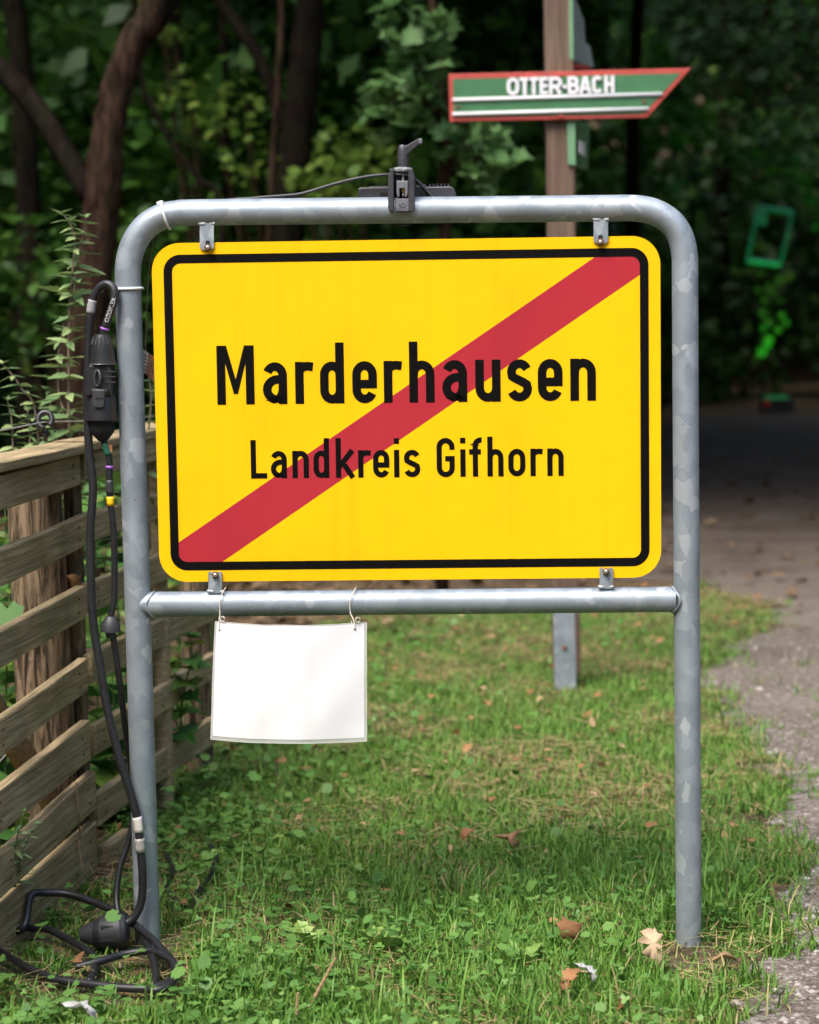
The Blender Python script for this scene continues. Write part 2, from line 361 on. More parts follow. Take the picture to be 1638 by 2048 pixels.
# ================================================================ SETTING
def ground_mat():
    m, n, b = mat('soil')
    tc = n.nodes.new('ShaderNodeTexCoord'); no = n.nodes.new('ShaderNodeTexNoise'); no.inputs['Scale'].default_value = 2.2; no.inputs['Detail'].default_value = 9; no.inputs['Roughness'].default_value = .7
    n.links.new(tc.outputs['Object'], no.inputs['Vector'])
    r = ramp(n, [(.3, (.055, .038, .024)), (.5, (.10, .073, .047)), (.7, (.17, .125, .085))]); n.links.new(no.outputs['Fac'], r.inputs[0])
    v = n.nodes.new('ShaderNodeTexVoronoi'); v.inputs['Scale'].default_value = 38; v.inputs['Randomness'].default_value = 1; n.links.new(tc.outputs['Object'], v.inputs['Vector'])
    s = n.nodes.new('ShaderNodeSeparateColor'); n.links.new(v.outputs['Color'], s.inputs[0])
    r2 = ramp(n, [(.0, (.6, .6, .6)), (.7, (1, 1, 1)), (.85, (1.5, 1.3, 1.0)), (1, (2.0, 1.7, 1.2))]); n.links.new(s.outputs[0], r2.inputs[0])
    mu = n.nodes.new('ShaderNodeMix'); mu.data_type = 'RGBA'; mu.blend_type = 'MULTIPLY'; mu.inputs[0].default_value = 1
    n.links.new(r.outputs[0], mu.inputs[6]); n.links.new(r2.outputs[0], mu.inputs[7]); n.links.new(mu.outputs[2], b.inputs['Base Color'])
    b.inputs['Roughness'].default_value = .95; b.inputs['Specular IOR Level'].default_value = .1
    bp = n.nodes.new('ShaderNodeBump'); bp.inputs['Strength'].default_value = .9; bp.inputs['Distance'].default_value = .02
    n.links.new(no.outputs['Fac'], bp.inputs['Height']); n.links.new(bp.outputs[0], b.inputs['Normal'])
    return m
def gravel_mat():
    m, n, b = mat('path_gravel')
    tc = n.nodes.new('ShaderNodeTexCoord')
    v = n.nodes.new('ShaderNodeTexVoronoi'); v.inputs['Scale'].default_value = 95; n.links.new(tc.outputs['Object'], v.inputs['Vector'])
    s = n.nodes.new('ShaderNodeSeparateColor'); n.links.new(v.outputs['Color'], s.inputs[0])
    r = ramp(n, [(0, (.12, .098, .08)), (.5, (.19, .162, .138)), (.85, (.25, .222, .20)), (1, (.34, .315, .295))]); n.links.new(s.outputs[0], r.inputs[0])
    no = n.nodes.new('ShaderNodeTexNoise'); no.inputs['Scale'].default_value = 1.6; no.inputs['Detail'].default_value = 8; no.inputs['Roughness'].default_value = .7; n.links.new(tc.outputs['Object'], no.inputs['Vector'])
    r2 = ramp(n, [(.3, (.55, .50, .46)), (.65, (1, 1, 1))]); n.links.new(no.outputs['Fac'], r2.inputs[0])
    mu = n.nodes.new('ShaderNodeMix'); mu.data_type = 'RGBA'; mu.blend_type = 'MULTIPLY'; mu.inputs[0].default_value = 1
    n.links.new(r.outputs[0], mu.inputs[6]); n.links.new(r2.outputs[0], mu.inputs[7])
    # gravel gives way to brown forest earth; its darkness also paints in forest shade
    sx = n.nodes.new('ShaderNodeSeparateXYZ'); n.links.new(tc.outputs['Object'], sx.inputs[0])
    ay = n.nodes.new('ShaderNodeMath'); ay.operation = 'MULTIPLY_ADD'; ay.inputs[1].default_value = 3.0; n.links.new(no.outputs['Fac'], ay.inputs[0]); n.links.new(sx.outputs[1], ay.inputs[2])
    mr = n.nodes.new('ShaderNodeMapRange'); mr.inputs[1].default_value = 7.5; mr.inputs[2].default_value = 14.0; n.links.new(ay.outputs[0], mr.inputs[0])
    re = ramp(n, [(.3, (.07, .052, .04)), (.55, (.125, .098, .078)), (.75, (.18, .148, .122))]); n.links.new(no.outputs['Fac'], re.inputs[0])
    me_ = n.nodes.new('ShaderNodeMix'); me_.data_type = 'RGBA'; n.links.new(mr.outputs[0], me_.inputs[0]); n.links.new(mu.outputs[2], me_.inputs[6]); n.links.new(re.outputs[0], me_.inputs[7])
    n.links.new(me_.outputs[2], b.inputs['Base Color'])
    b.inputs['Roughness'].default_value = .9; b.inputs['Specular IOR Level'].default_value = .15
    bp = n.nodes.new('ShaderNodeBump'); bp.inputs['Strength'].default_value = .8; bp.inputs['Distance'].default_value = .008
    n.links.new(v.outputs['Distance'], bp.inputs['Height']); n.links.new(bp.outputs[0], b.inputs['Normal'])
    return m
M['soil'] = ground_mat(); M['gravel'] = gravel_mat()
# one ground sheet: flat clearing, with slopes added far out to close off the sky
xs = [-160, -110, -75, -50, -36, -24, -16, -10, -5, 0, 5, 10, 16, 24, 36, 50, 75, 110, 160]
ys = [-150, -90, -50, -25, -10, 0, 5, 10, 16, 22, 28, 34, 42, 55, 75, 110, 160]
V = [(x, y, (0 if y < 34 else min(22, (y-34)*.42)) + (0 if abs(x) < 30 else min(12, (abs(x)-30)*.25))) for y in ys for x in xs]
Fc = [[j*len(xs)+i, j*len(xs)+i+1, (j+1)*len(xs)+i+1, (j+1)*len(xs)+i] for j in range(len(ys)-1) for i in range(len(xs)-1)]
tag(obj('ground', (V, Fc), M['soil'], origin=(0, 0, 0)), kind='structure')
# path on the right, running into the wood behind the sign
PATH_L = [G(*p) for p in [(1470, 2330), (1480, 2048), (1530, 1930), (1600, 1780), (1575, 1640), (1525, 1500), (1440, 1410), (1385, 1350), (1440, 1310), (1545, 1262), (1550, 1210), (1400, 1172), (1250, 1160), (1180, 1080), (1230, 980), (1330, 870), (1380, 835)]]
pl = []
for a, b in zip(PATH_L[:-1], PATH_L[1:]):
    n = max(1, int((b-a).length/.04))
    for k in range(n):
        p = a.lerp(b, k/n); pl.append(Vector((p.x+R.uniform(-.045, .045)+.03*math.sin(p.y*9), p.y, .004)))
pl.append(Vector((PATH_L[-1].x, PATH_L[-1].y, .004)))
right = [Vector((p.x+3.2, p.y, .004)) for p in pl]
n_ = len(pl)
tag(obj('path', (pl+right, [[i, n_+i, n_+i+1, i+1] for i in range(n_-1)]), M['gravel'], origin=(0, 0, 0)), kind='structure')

# ================================================================ TOWN SIGN on its galvanised tube frame
base = (F(293, 1880)+F(1377, 1895))/2; base.z = 0
town = thing('town_sign', base, 'yellow town sign with red diagonal stripe reading Marderhausen on grey tube frame', 'road sign')
PR = .0262
def arc_px(c, r, a0, a1, n=14): return [(c[0]+r*math.cos(rad(a0+(a1-a0)*k/n)), c[1]+r*math.sin(rad(a0+(a1-a0)*k/n))) for k in range(n+1)]
hoop = [(296.5, 1920), (292, 1760), (275, 1200), (261, 745), (257, 600), (256, 540)]
hoop += [(259, 515), (266, 492), (277, 471), (292, 453), (310, 440), (331, 431), (355, 427), (385, 425)]
hoop += [(600, 422.5), (900, 419.5), (1200, 416.5), (1254, 416)]
hoop += [(1285, 418), (1309, 424), (1330, 435), (1347, 450), (1359, 469), (1366, 490), (1369.5, 515), (1370, 545)]
hoop += [(1371, 745), (1373.5, 1200), (1377, 1760), (1377.5, 1930)]
hp = [F(*p) for p in hoop]
hs = spline(hp, 3)
autosmooth(obj('frame_tube', tube(hs, PR, 28), M['zinc'], town), 60)
autosmooth(obj('crossbar', tube([F(283, 1209), F(500, 1207), F(900, 1203), F(1350, 1198.5)], PR*.985, 28), M['zinc'], town), 60)
# weld beads where the crossbar meets the posts
for sx, cx, cyy in ((1, 283, 1209), (-1, 1362, 1198.5)):
    pts = []
    for k in range(25):
        a = 2*math.pi*k/24; rr = PR*1.03
        q = F(cx, cyy)+Vector((0, 0, 1))*rr*math.cos(a)+PN*rr*math.sin(a)
        ins = PR-math.sqrt(max(0, PR*PR-(rr*math.sin(a)*.86)**2))
        x = Vector((1, -YAW, 0)).normalized()
        pts.append(q + x*sx*(PR - ins + .004 - (.0 if sx > 0 else 0.0)) - x*sx*(0.003 if sx > 0 else .012))
    obj('weld_bead', tube(pts, [.0022*R.uniform(.6, 1.5) for _ in pts], 8, False), M['zinc'], town, True)
# panel
TL, TR, BR, BL = (304, 487), (1320, 471), (1323, 1155), (318, 1164)
pnl0 = .012                                     # front face sits just proud of the frame's middle
pTL, pTR, pBR, pBL = (F(*p, pnl0) for p in (TL, TR, BR, BL))
PXA = ((pTR-pTL)+(pBR-pBL)).normalized(); PZA = ((pTL-pBL)+(pTR-pBR)).normalized(); PZA = (PZA-PXA*PZA.dot(PXA)).normalized()
PC = (pTL+pTR+pBR+pBL)/4
PWD = ((pTR-pTL).length+(pBR-pBL).length)/2; PHT = ((pTL-pBL).length+(pTR-pBR).length)/2
PNN = PXA.cross(PZA)*1.0
if PNN.dot(PN) < 0: PNN = -PNN
def L2(x, z, o=0.0): return PC+PXA*x+PZA*z+PNN*o
def loc2(px, py): d = F(px, py, pnl0)-PC; return d.dot(PXA), d.dot(PZA)
hw, hh = PWD/2, PHT/2
def pr(inset, r): return [(x, -y) for x, y in rrect(-hw+inset, -hh+inset, hw-inset, hh-inset, r, 10)]
outl = pr(0, .056)
panel = obj('sign_panel', prism([L2(x, z, -.003) for x, z in outl], PNN*.003), M['yellow'], town)
panel.data.materials.append(M['alu'])
for p in panel.data.polygons:
    if len(p.vertices) == 4 or p.center.dot(PNN) < (Vector(PC)-base).dot(PNN)-.001: p.material_index = 1
def ring(o_pts, i_pts, off):
    n = len(o_pts); V = [L2(*p, off) for p in o_pts]+[L2(*p, off) for p in i_pts]
    return V, [[k, (k+1) % n, n+(k+1) % n, n+k] for k in range(n)]
def face_fix(vf):
    return vf
# red stripe clipped to the inner field
iw, ihh = hw-.0405, hh-.0405
inner = pr(.0405, .017)
def clip(poly, f):
    out = []
    for i in range(len(poly)):
        a, b = poly[i], poly[(i+1) % len(poly)]; fa, fb = f(a), f(b)
        if fa >= 0: out.append(a)
        if (fa >= 0) != (fb >= 0): t = fa/(fa-fb); out.append((a[0]+(b[0]-a[0])*t, a[1]+(b[1]-a[1])*t))
    return out
u0, u1 = loc2(360, 1083), loc2(1190, 514); l0, l1 = loc2(447, 1122), loc2(1279, 550)
def side(p, q, s): return lambda a: s*((q[0]-p[0])*(a[1]-p[1])-(q[1]-p[1])*(a[0]-p[0]))
stripe = clip(clip(inner, side(u0, u1, -1)), side(l0, l1, 1))
obj('red_stripe', ([L2(*p, .0002) for p in stripe], [list(range(len(stripe)))]), M['red'], panel)
ORG[panel] = ORG[town]
obj('border', ring(pr(.0232, .034), pr(.0405, .017), .0004), M['black_film'], panel)

# ---- stroke lettering in the style of the German road-sign alphabet
def arc(cx, cy_, rx, ry, a0, a1, n=10): return [(cx+rx*math.cos(rad(a0+(a1-a0)*k/n)), cy_+ry*math.sin(rad(a0+(a1-a0)*k/n))) for k in range(n+1)]
def glyph(ch, wd, s, xh=.71):
    h = s/2; xl, xr = h, wd-h; r = (xr-xl)/2; cx = wd/2; ry = min(r*1.12, (xh-s)/2); S = []
    top, bot = xh-h-ry, h+ry
    if ch == 'o': S = [arc(cx, top, r, ry, 0, 180)+arc(cx, bot, r, ry, 180, 360)+[(xr, top)]]
    elif ch == 'n': S = [[(xl, 0), (xl, xh)], [(xl, top-.05)]+arc(cx, top, r, ry, 180, 0)[1:]+[(xr, 0)]]
    elif ch == 'h': S = [[(xl, 0), (xl, 1.03)], [(xl, top-.05)]+arc(cx, top, r, ry, 180, 0)[1:]+[(xr, 0)]]
    elif ch == 'u': S = [[(xr, 0), (xr, xh)], [(xl, xh)]+arc(cx, bot, r, ry, 180, 360)+[(xr, bot+.05)]]
    elif ch == 'r': S = [[(xl, 0), (xl, xh)], [(xl, xh-h-r*1.5)]+arc(xl+r*1.6, xh-h-r*1.3, r*1.6, r*1.3, 178, 90)[0:]+[(wd-.01, xh-h-.012)]]
    elif ch == 'd': S = [[(xr, 0), (xr, 1.03)], arc(cx, top, r, ry, 0, 180)+arc(cx, bot, r, ry, 180, 360)]
    elif ch == 'a':
        m = .42; rb = (m-h)/2
        S = [arc(cx, top, r, ry, 158, 0)+[(xr, 0)], [(xr, m)]+arc(xl+rb*1.05, h+rb, rb*1.05, rb, 90, 270)+arc(cx, h+rb*1.1, r, rb*1.1, 270, 345, 5)]
    elif ch == 'e': S = [[(xl+.01, xh*.455), (xr-.001, xh*.455)], [(xr, xh*.455-h)]+arc(cx, top, r, ry, 0, 180)+arc(cx, bot, r, ry, 180, 338)]
    elif ch == 's':
        q = (xh-s)/4
        S = [arc(cx, xh-h-q, r*.98, q, 22, 180, 8)+[(xl+r*.12, xh-h-q*1.5), (xl+r*.55, xh/2+q*.22), (cx, xh/2), (xr-r*.55, xh/2-q*.22), (xr-r*.12, h+q*1.5)]+arc(cx, h+q, r*1.0, q, 0, -160, 8)]
    elif ch == 'i': S = [[(cx, 0), (cx, xh)], [(cx, .865), (cx, 1.01)]]
    elif ch == 'f': S = [[(xl+.09, 0), (xl+.09, 1.0-h-.12)]+arc(xl+.09+.15, .88-h, .15, .135, 180, 90, 8)+[(wd, 1.015-h)], [(0, xh-h), (wd*.93, xh-h)]]
    elif ch == 'k': S = [[(xl, 0), (xl, 1.03)], [(xl, .26), (wd-s*.62, xh)], [(xl+.15, .34), (wd-s*.55, 0)]]
    elif ch == 'L': S = [[(xl, 0), (xl, 1)], [(xl, h), (wd, h)]]
    elif ch == 'M': S = [[(xl, 0), (xl, 1)], [(xr, 0), (xr, 1)], [(xl+.035, .955), (cx, .24), (xr-.035, .955)]]
    elif ch == 'G': S = [[(xr, .70)]+arc(cx, 1-h-r, r, r*1.05, 0, 180)+arc(cx, h+r, r, r*1.05, 180, 360)+[(xr, .50)], [(cx-.01, .47), (wd, .47)]]
    elif ch == 'O': S = [arc(cx, 1-h-r, r, r, 0, 180)+arc(cx, h+r, r, r, 180, 360)+[(xr, 1-h-r)]]
    elif ch == 'T': S = [[(cx, 0), (cx, 1)], [(0, 1-h), (wd, 1-h)]]
    elif ch == 'E': S = [[(xl, 0), (xl, 1)], [(xl, 1-h), (wd, 1-h)], [(xl, .5), (wd*.93, .5)], [(xl, h), (wd, h)]]
    elif ch == 'R': q = (1-h-.45)/2; S = [[(xl, 0), (xl, 1)], [(xl, 1-h), (cx, 1-h)]+arc(xr-q, .45+q, q, q, 90, -90, 8)+[(xl, .45)], [(cx, .45), (xr, 0)]]
    elif ch == 'B': q = (1-h-.52)/2; q2 = (.52-h)/2; S = [[(xl, 0), (xl, 1)], [(xl, 1-h)]+arc(xr-q-.03, .52+q, q, q, 90, -90, 8)+[(xl, .52)], [(xl, .52)]+arc(xr-q2, h+q2, q2, q2, 90, -90, 8)+[(xl, h)]]
    elif ch == 'A': S = [[(xl*.9, 0), (cx-.02, .98)], [(wd-xl*.9, 0), (cx+.02, .98)], [(xl+.1, .3), (xr-.1, .3)]]
    elif ch == 'C': S = [arc(cx, 1-h-r, r, r, 20, 180)+arc(cx, h+r, r, r, 180, 340)]
    elif ch == 'H': S = [[(xl, 0), (xl, 1)], [(xr, 0), (xr, 1)], [(xl, .5), (xr, .5)]]
    elif ch == '-': S = [[(0, .42), (wd, .42)]]
    return S
def ribbon(path, s):
    n = len(path); L, Rr = [], []
    closed = math.dist(path[0], path[-1]) < 1e-6
    for i in range(n):
        if closed: a, b = path[i-1 if i else n-2], path[(i+1) if i < n-1 else 1]
        else: a, b = path[max(i-1, 0)], path[min(i+1, n-1)]
        p = path[i]
        def nrm(p, q):
            d = math.dist(p, q) or 1; return (-(q[1]-p[1])/d, (q[0]-p[0])/d)
        if not closed and i == 0: m = nrm(p, b); k = 1
        elif not closed and i == n-1: m = nrm(a, p); k = 1
        else:
            n1, n2 = nrm(a, p), nrm(p, b); m = (n1[0]+n2[0], n1[1]+n2[1]); q = math.hypot(*m) or 1; m = (m[0]/q, m[1]/q)
            k = 1/max(.45, m[0]*n1[0]+m[1]*n1[1])
        L.append((p[0]+m[0]*s/2*k, p[1]+m[1]*s/2*k)); Rr.append((p[0]-m[0]*s/2*k, p[1]-m[1]*s/2*k))
    return L+Rr, [[i, n+i, n+i+1, i+1] for i in range(n-1)]
def letter(ch, x0, x1, z0, ch_h, s, to3, off, m, parent, up, xh=.71, solid=0.0):
    """one letter between x0 and x1 on its plane; to3(x, z, off) -> world"""
    wd = (x1-x0)/ch_h; parts = []
    if ch == 'M':
        c = wd/2; pm = [(0, 0), (s, 0), (s, .70), (c-.035, .18), (c+.035, .18), (wd-s, .70), (wd-s, 0), (wd, 0), (wd, 1), (wd-s-.02, 1), (c, .43), (s+.02, 1), (0, 1)]
        parts.append(([to3(x0+a*ch_h, z0+b*ch_h, off) for a, b in pm], [[0, 1, 2, 11, 12], [2, 3, 10, 11], [3, 4, 10], [4, 5, 9, 10], [5, 6, 7, 8, 9]]))
    for k, st in enumerate(glyph(ch, wd, s, xh) if ch != 'M' else []):
        pv, pf = ribbon(st, s)
        o = off+k*.00006
        top = [to3(x0+a*ch_h, z0+b*ch_h, o+solid) for a, b in pv]
        if solid:
            bot = [to3(x0+a*ch_h, z0+b*ch_h, off*.2) for a, b in pv]; n = len(top); q = n//2
            fs = list(pf)+[[i, i+1, n+i+1, n+i] for i in range(q-1)]+[[q+i+1, q+i, n+q+i, n+q+i+1] for i in range(q-1)]+[[0, n, n+q, q], [q-1, 2*q-1, n+2*q-1, n+q-1]]
            parts.append((top+bot, fs))
        else: parts.append((top, pf))
    return obj('letter', join(*parts), m, parent)
Z3 = 1.905
def word(text, ext, bl, br, cap, s, mt, parent, off):
    """ext: left/right edge of every letter in photo pixels; bl, br: two baseline points"""
    (ax, az), (bx, bz) = loc2(*bl), loc2(*br)
    for ch, (e0, e1) in zip(text, ext):
        t0, t1 = (e0-bl[0])/(br[0]-bl[0]), (e1-bl[0])/(br[0]-bl[0])
        x0, x1 = ax+(bx-ax)*t0, ax+(bx-ax)*t1; z0 = az+(bz-az)*(t0+t1)/2
        letter(ch, x0, x1, z0, cap, s, L2, off, mt, parent, None)
def zx(lst): return [(380+a/Z3, 380+b/Z3) for a, b in lst]
sc_mm = PWD/((1320-304+1323-318)/2)
word('Marderhausen', zx([(105, 248), (280, 373), (404, 475), (499, 591), (622, 716), (742, 813), (839, 935), (964, 1059), (1090, 1186), (1210, 1305), (1327, 1421), (1450, 1547)]), (436, 809.5), (1192, 801), 118*sc_mm, .146, M['black_film'], panel, .0006)
word('LandkreisGifhorn', zx([(233, 295), (309, 371), (392, 455), (473, 533), (558, 634), (643, 693), (700, 762), (782, 798), (817, 880), (942, 1011), (1033, 1051), (1066, 1114), (1135, 1196), (1214, 1279), (1298, 1346), (1362, 1424)]), (502, 957), (1128, 951.5), 77.5*sc_mm, .137, M['black_film'], panel, .0006)
# four welded tabs with slot and bolt
for (x0, x1, ya, yb, bx, by, up) in ((400, 428, 448, 500, 415.5, 495, 1), (1187, 1216, 440, 487, 1201, 484, 1), (417, 444, 1143, 1186, 430.5, 1150, -1), (1199, 1226, 1135, 1177, 1212, 1143, -1)):
    c = 5
    if up == 1: pts = [(x0, ya), (x1, ya), (x1, yb-c), (x1-c, yb), (x0+c, yb), (x0, yb-c)]
    else: pts = [(x0, ya+2), (x0+2, ya), (x1-2, ya), (x1, ya+2), (x1, yb), (x0, yb)]
    t_ = obj('mounting_tab', fprism(pts, .0135, .0175), M['zinc'], town)
    ORG[t_] = ORG[town]
    bolt = obj('bolt', join(lathe(F(bx, by, .0175), F(bx, by, .0225), [(0, .0078), (.85, .0078), (1, .006)], 6), ), M['rust'], t_)
    obj('bolt_end', lathe(F(bx, by, .0225), F(bx, by, .031), [(0, .0042), (.85, .0042), (1, .003)], 12), M['bolt'], t_, True)
    obj('slot', fprism(rrect(bx-4.5, by-14*(1 if up == 1 else -.2), bx+4.5, by+(1 if up == 1 else -12) if up == 1 else by-4, 3.5, 4) if up == 1 else rrect(bx-6, ya-.3, bx+6, by-3, 2.5, 4), .0176, .0178), M['dark_hole'] if up == 1 else M['yellow'], t_)  # upper slots are flat dark patches painting the shade inside
    yw = ya+2 if up == 1 else yb-3
    obj('weld_bead', tube([F(x0-2+k*(x1-x0+4)/8, yw+R.uniform(-1, 1)-(3 if up == 1 else 0), .015+.002*math.sin(k)) for k in range(9)], [.0022+.0018*R.random() for _ in range(9)], 8), M['weld'], t_, True)

# ================================================================ THINGS ON THE FRAME
def at_t(pts, t0, t1):
    """stretch of a sampled line between fractions t0 and t1"""
    n = len(pts)-1; a, b = int(t0*n), max(int(t0*n)+1, int(t1*n)); return pts[a:b+1]
# white cable ties
def tie(p_list, label, headp, hs):
    t_ = thing('cable_tie', p_list[0], label, 'cable tie', 'white cable ties on the sign frame')
    pts = p_list
    V, Fs = [], []
    for i, p in enumerate(pts):
        pass
    obj('band', tube(pts, .0028, 8), M['white_plastic'], t_, True)
    h = obj('lock_head', fbox(headp[0]-hs, headp[1]-hs, headp[0]+hs, headp[1]+hs, .020, .031), M['white_plastic'], t_); bevel(h, .0015)
# around the post
def ring_pts(c, ax, r, a0, a1, n=18):
    ax = ax.normalized(); u = PN; v = ax.cross(u).normalized()
    return [c+u*math.cos(rad(a0+(a1-a0)*k/n))*r+v*math.sin(rad(a0+(a1-a0)*k/n))*r for k in range(n+1)]
c1 = F(257.5, 577.5); ax1 = F(256, 540)-F(261, 640)
tie(ring_pts(c1, ax1, PR+.0018, -100, 260, 30), 'white cable tie round the post holding the cable loop', (228, 577), 6)
c2 = F(332, 431); ax2 = F(355, 427)-F(310, 440)
t2 = thing('cable_tie', c2, 'white cable tie round the upper bend of the frame', 'cable tie', 'white cable ties on the sign frame')
obj('band', tube(ring_pts(c2, ax2, PR+.0018, 0, 360, 30), .0028, 8, False), M['white_plastic'], t2, True)
h2 = obj('lock_head', fprism([(314, 405), (324, 401), (328, 411), (318, 415)], -.004, .008), M['white_plastic'], t2); bevel(h2, .0012)

# -------- rubber cable A: from the coupling up over the tie, down past the post to the plug on the ground
RC = .0085
ca = thing('power_cable', G(275, 1840), 'thick black cable looping over the cable tie and hanging down beside the post', 'cable')
A_px = [(203, 690, .030), (210, 655, .034), (222, 620, .036), (229, 595, .036), (227, 577, .033), (214, 568, .028), (198, 577, .022), (186, 600, .02), (180, 640, .02), (176, 720, .02), (175, 800, .02), (178, 900, .02), (186, 975, .022), (181, 1060, .022), (182, 1160, .024), (187, 1250, .026), (200, 1330, .03), (215, 1420, .036), (240, 1520, .042), (262, 1590, .046), (275, 1640, .048), (280, 1690, .05), (285, 1750, .052), (283, 1800, .052), (268, 1835, .055), (240, 1852, .06)]
A = spline([F(*p) for p in A_px], 8)
obj('sheath', tube(A, RC, 14), M['rubber'], ca, True)
NA = len(A_px)-1
def sleeve(name, line, i0, i1, r, m, parent): return obj(name, tube(at_t(line, i0, i1), r, 14), m, parent, True)
sleeve('grey_tape', A, 7.05/NA, 7.75/NA, RC+.0006, M['tape_grey'], ca)
sleeve('purple_ring', A, .88/NA, 1.0/NA, RC+.001, M['purple'], ca)
sleeve('clear_label', A, 19.9/NA, 20.6/NA, RC+.0012, M['tag_white'], ca)
sleeve('cloudy_tape', A, 20.75/NA, 21.3/NA, RC+.0018, M['tape_clear'], ca)
# print on the sheath
cu = bpy.data.curves.new('print', 'FONT'); cu.body = 'OZOFLEX'; cu.size = .0105; cu.extrude = 0
to = bpy.data.objects.new('tmp', cu); col.objects.link(to)
bpy.context.view_layer.update()
tm = bpy.data.meshes.new_from_object(to.evaluated_get(bpy.context.evaluated_depsgraph_get()))
bpy.data.objects.remove(to)
def text_mesh(body, size):
    c = bpy.data.curves.new('print', 'FONT'); c.body = body; c.size = size
    o = bpy.data.objects.new('tmp', c); col.objects.link(o); bpy.context.view_layer.update()
    m_ = bpy.data.meshes.new_from_object(o.evaluated_get(bpy.context.evaluated_depsgraph_get())); bpy.data.objects.remove(o)
    return [v.co.copy() for v in m_.vertices], [list(p.vertices) for p in m_.polygons]
tv, tf = text_mesh('OZOFLEX', .0115)
ln = at_t(A, 1.35/NA, 3.0/NA); seglen = [0]
for a, b in zip(ln[:-1], ln[1:]): seglen.append(seglen[-1]+(b-a).length)
def on_line(s):
    for i in range(len(ln)-1):
        if seglen[i+1] >= s or i == len(ln)-2:
            t = (s-seglen[i])/(seglen[i+1]-seglen[i]); d = (ln[i+1]-ln[i]).normalized(); return ln[i].lerp(ln[i+1], t), d
pv = []
for v in tv:
    c, d = on_line(v.x+.002); sdv = d.cross(PN).normalized(); yy = (v.y-.004); aa = yy/RC
    pv.append(c - sdv*math.sin(aa)*(RC+.0004) + PN*math.cos(aa)*(RC+.0004))
obj('print', (pv, tf), M['print'], ca)

# -------- coupling (plug and flap socket) on the post
cp = thing('cable_coupling', F(205, 880, .0), 'black flap-lid power coupling hanging against the side of the post', 'connector')
ax_a, ax_b = F(203, 668, .03), F(206, 728, .028)
autosmooth(obj('gland_nut', lathe(ax_a, ax_b, [(0, .0125), (.02, .015), (.25, .0205), (.6, .0235), (.93, .0255), (.97, .0262), (1, .0225)], 24), M['plastic'], cp), 30)
for k in range(7):
    a = rad(-70+k*23); u = PN*math.cos(a)+Vector((1, 0, 0))*math.sin(a)
    obj('grip_rib', tube([ax_a.lerp(ax_b, .10)+u*.0175, ax_a.lerp(ax_b, .36)+u*.0222], .0014, 6), M['plastic2'], cp)
obj('gland_ring', tube([ax_b+(PN*math.cos(rad(a))+Vector((1, 0, 0))*math.sin(rad(a)))*.0258 for a in range(0, 361, 15)], .0009, 6, False), M['clampplate'], cp)
b_ = obj('housing', fprism([(187, 728), (228, 728), (233, 742), (234, 790), (180, 790), (183, 742)], -.012, .046), M['plastic'], cp); bevel(b_, .004, 3)
for y in (742, 752, 763): obj('ridge', fbox(212, y, 231, y+2.2, .046, .0478), M['plastic2'], cp)
e_ = obj('hook_eye', tube([F(195+6*math.cos(rad(a)), 757+16*math.sin(rad(a)), .0475+.007*max(0, math.cos(rad(a*1.0)))) for a in range(0, 361, 20)], .0032, 8, False), M['plastic2'], cp, True)
h_ = obj('hinge_bar', tube([F(182, 783, .05), F(216, 784, .05)], .0068, 12), M['plastic'], cp, True)
l_ = obj('latch', fprism([(186, 779), (212, 779), (210, 812), (204, 816), (190, 814), (187, 806)], .047, .058), M['plastic2'], cp); bevel(l_, .0018)
obj('latch_slot', fbox(191, 795, 207, 799, .0581, .0585), M['dark_hole'], cp)  # flat dark patch in place of the shaded opening
autosmooth(obj('socket_bell', lathe(F(204, 788, .018), F(203, 842, .022), [(0, .026), (.15, .0295), (.6, .0318), (.93, .0328), (1, .0325), (1, .0285), (.8, .0275)], 28, False), M['plastic'], cp), 35)
autosmooth(obj('plug_body', lathe(F(203, 822, .02), F(206, 882, .014), [(0, .026), (.55, .0255), (.72, .023), (.88, .015), (1, .0085)], 24), M['dark_hole'], cp), 35)

# -------- cable B: from the coupling down behind the post
cb_ = thing('power_cable', G(238, 1850), 'thinner black cable with yellow tape hanging below the coupling', 'cable')
B_px = [(206, 878, .012), (218, 915, .012), (219, 960, .012), (221, 1005, .012), (227, 1060, .010), (229, 1130, .008), (228, 1200, .006), (221, 1240, .006), (229, 1290, .0), (240, 1370, -.012), (250, 1450, -.035), (262, 1540, -.06), (268, 1620, -.07), (258, 1680, -.065), (240, 1735, -.05), (233, 1790, -.03), (236, 1822, -.01), (246, 1850, .01)]
B = spline([F(*p) for p in B_px], 8); NB = len(B_px)-1; RB = .0068
obj('sheath', tube(B, RB, 12), M['rubber'], cb_, True)
sleeve('green_label', B, .25/NB, .95/NB, RB+.0012, M['tag_green'], cb_)
sleeve('purple_ring', B, 1.42/NB, 1.5/NB, RB+.001, M['purple'], cb_)
sleeve('yellow_tape', B, 2.75/NB, 3.2/NB, RB+.0008, M['tape_yellow'], cb_)
sleeve('clear_label', B, 2.1/NB, 2.7/NB, RB+.0010, M['plastic2'], cb_)
obj('orange_edge', fprism([(216, 886), (225, 890), (224, 906), (220, 905)], .015, .0165), M['orange'], cb_)
autosmooth(obj('rubber_cuff', lathe(F(222, 1232, .006), F(221, 1275, .004), [(0, .008), (.08, .012), (.4, .019), (.7, .020), (.75, .012), (1, .009)], 16), M['plastic2'], cb_), 40)
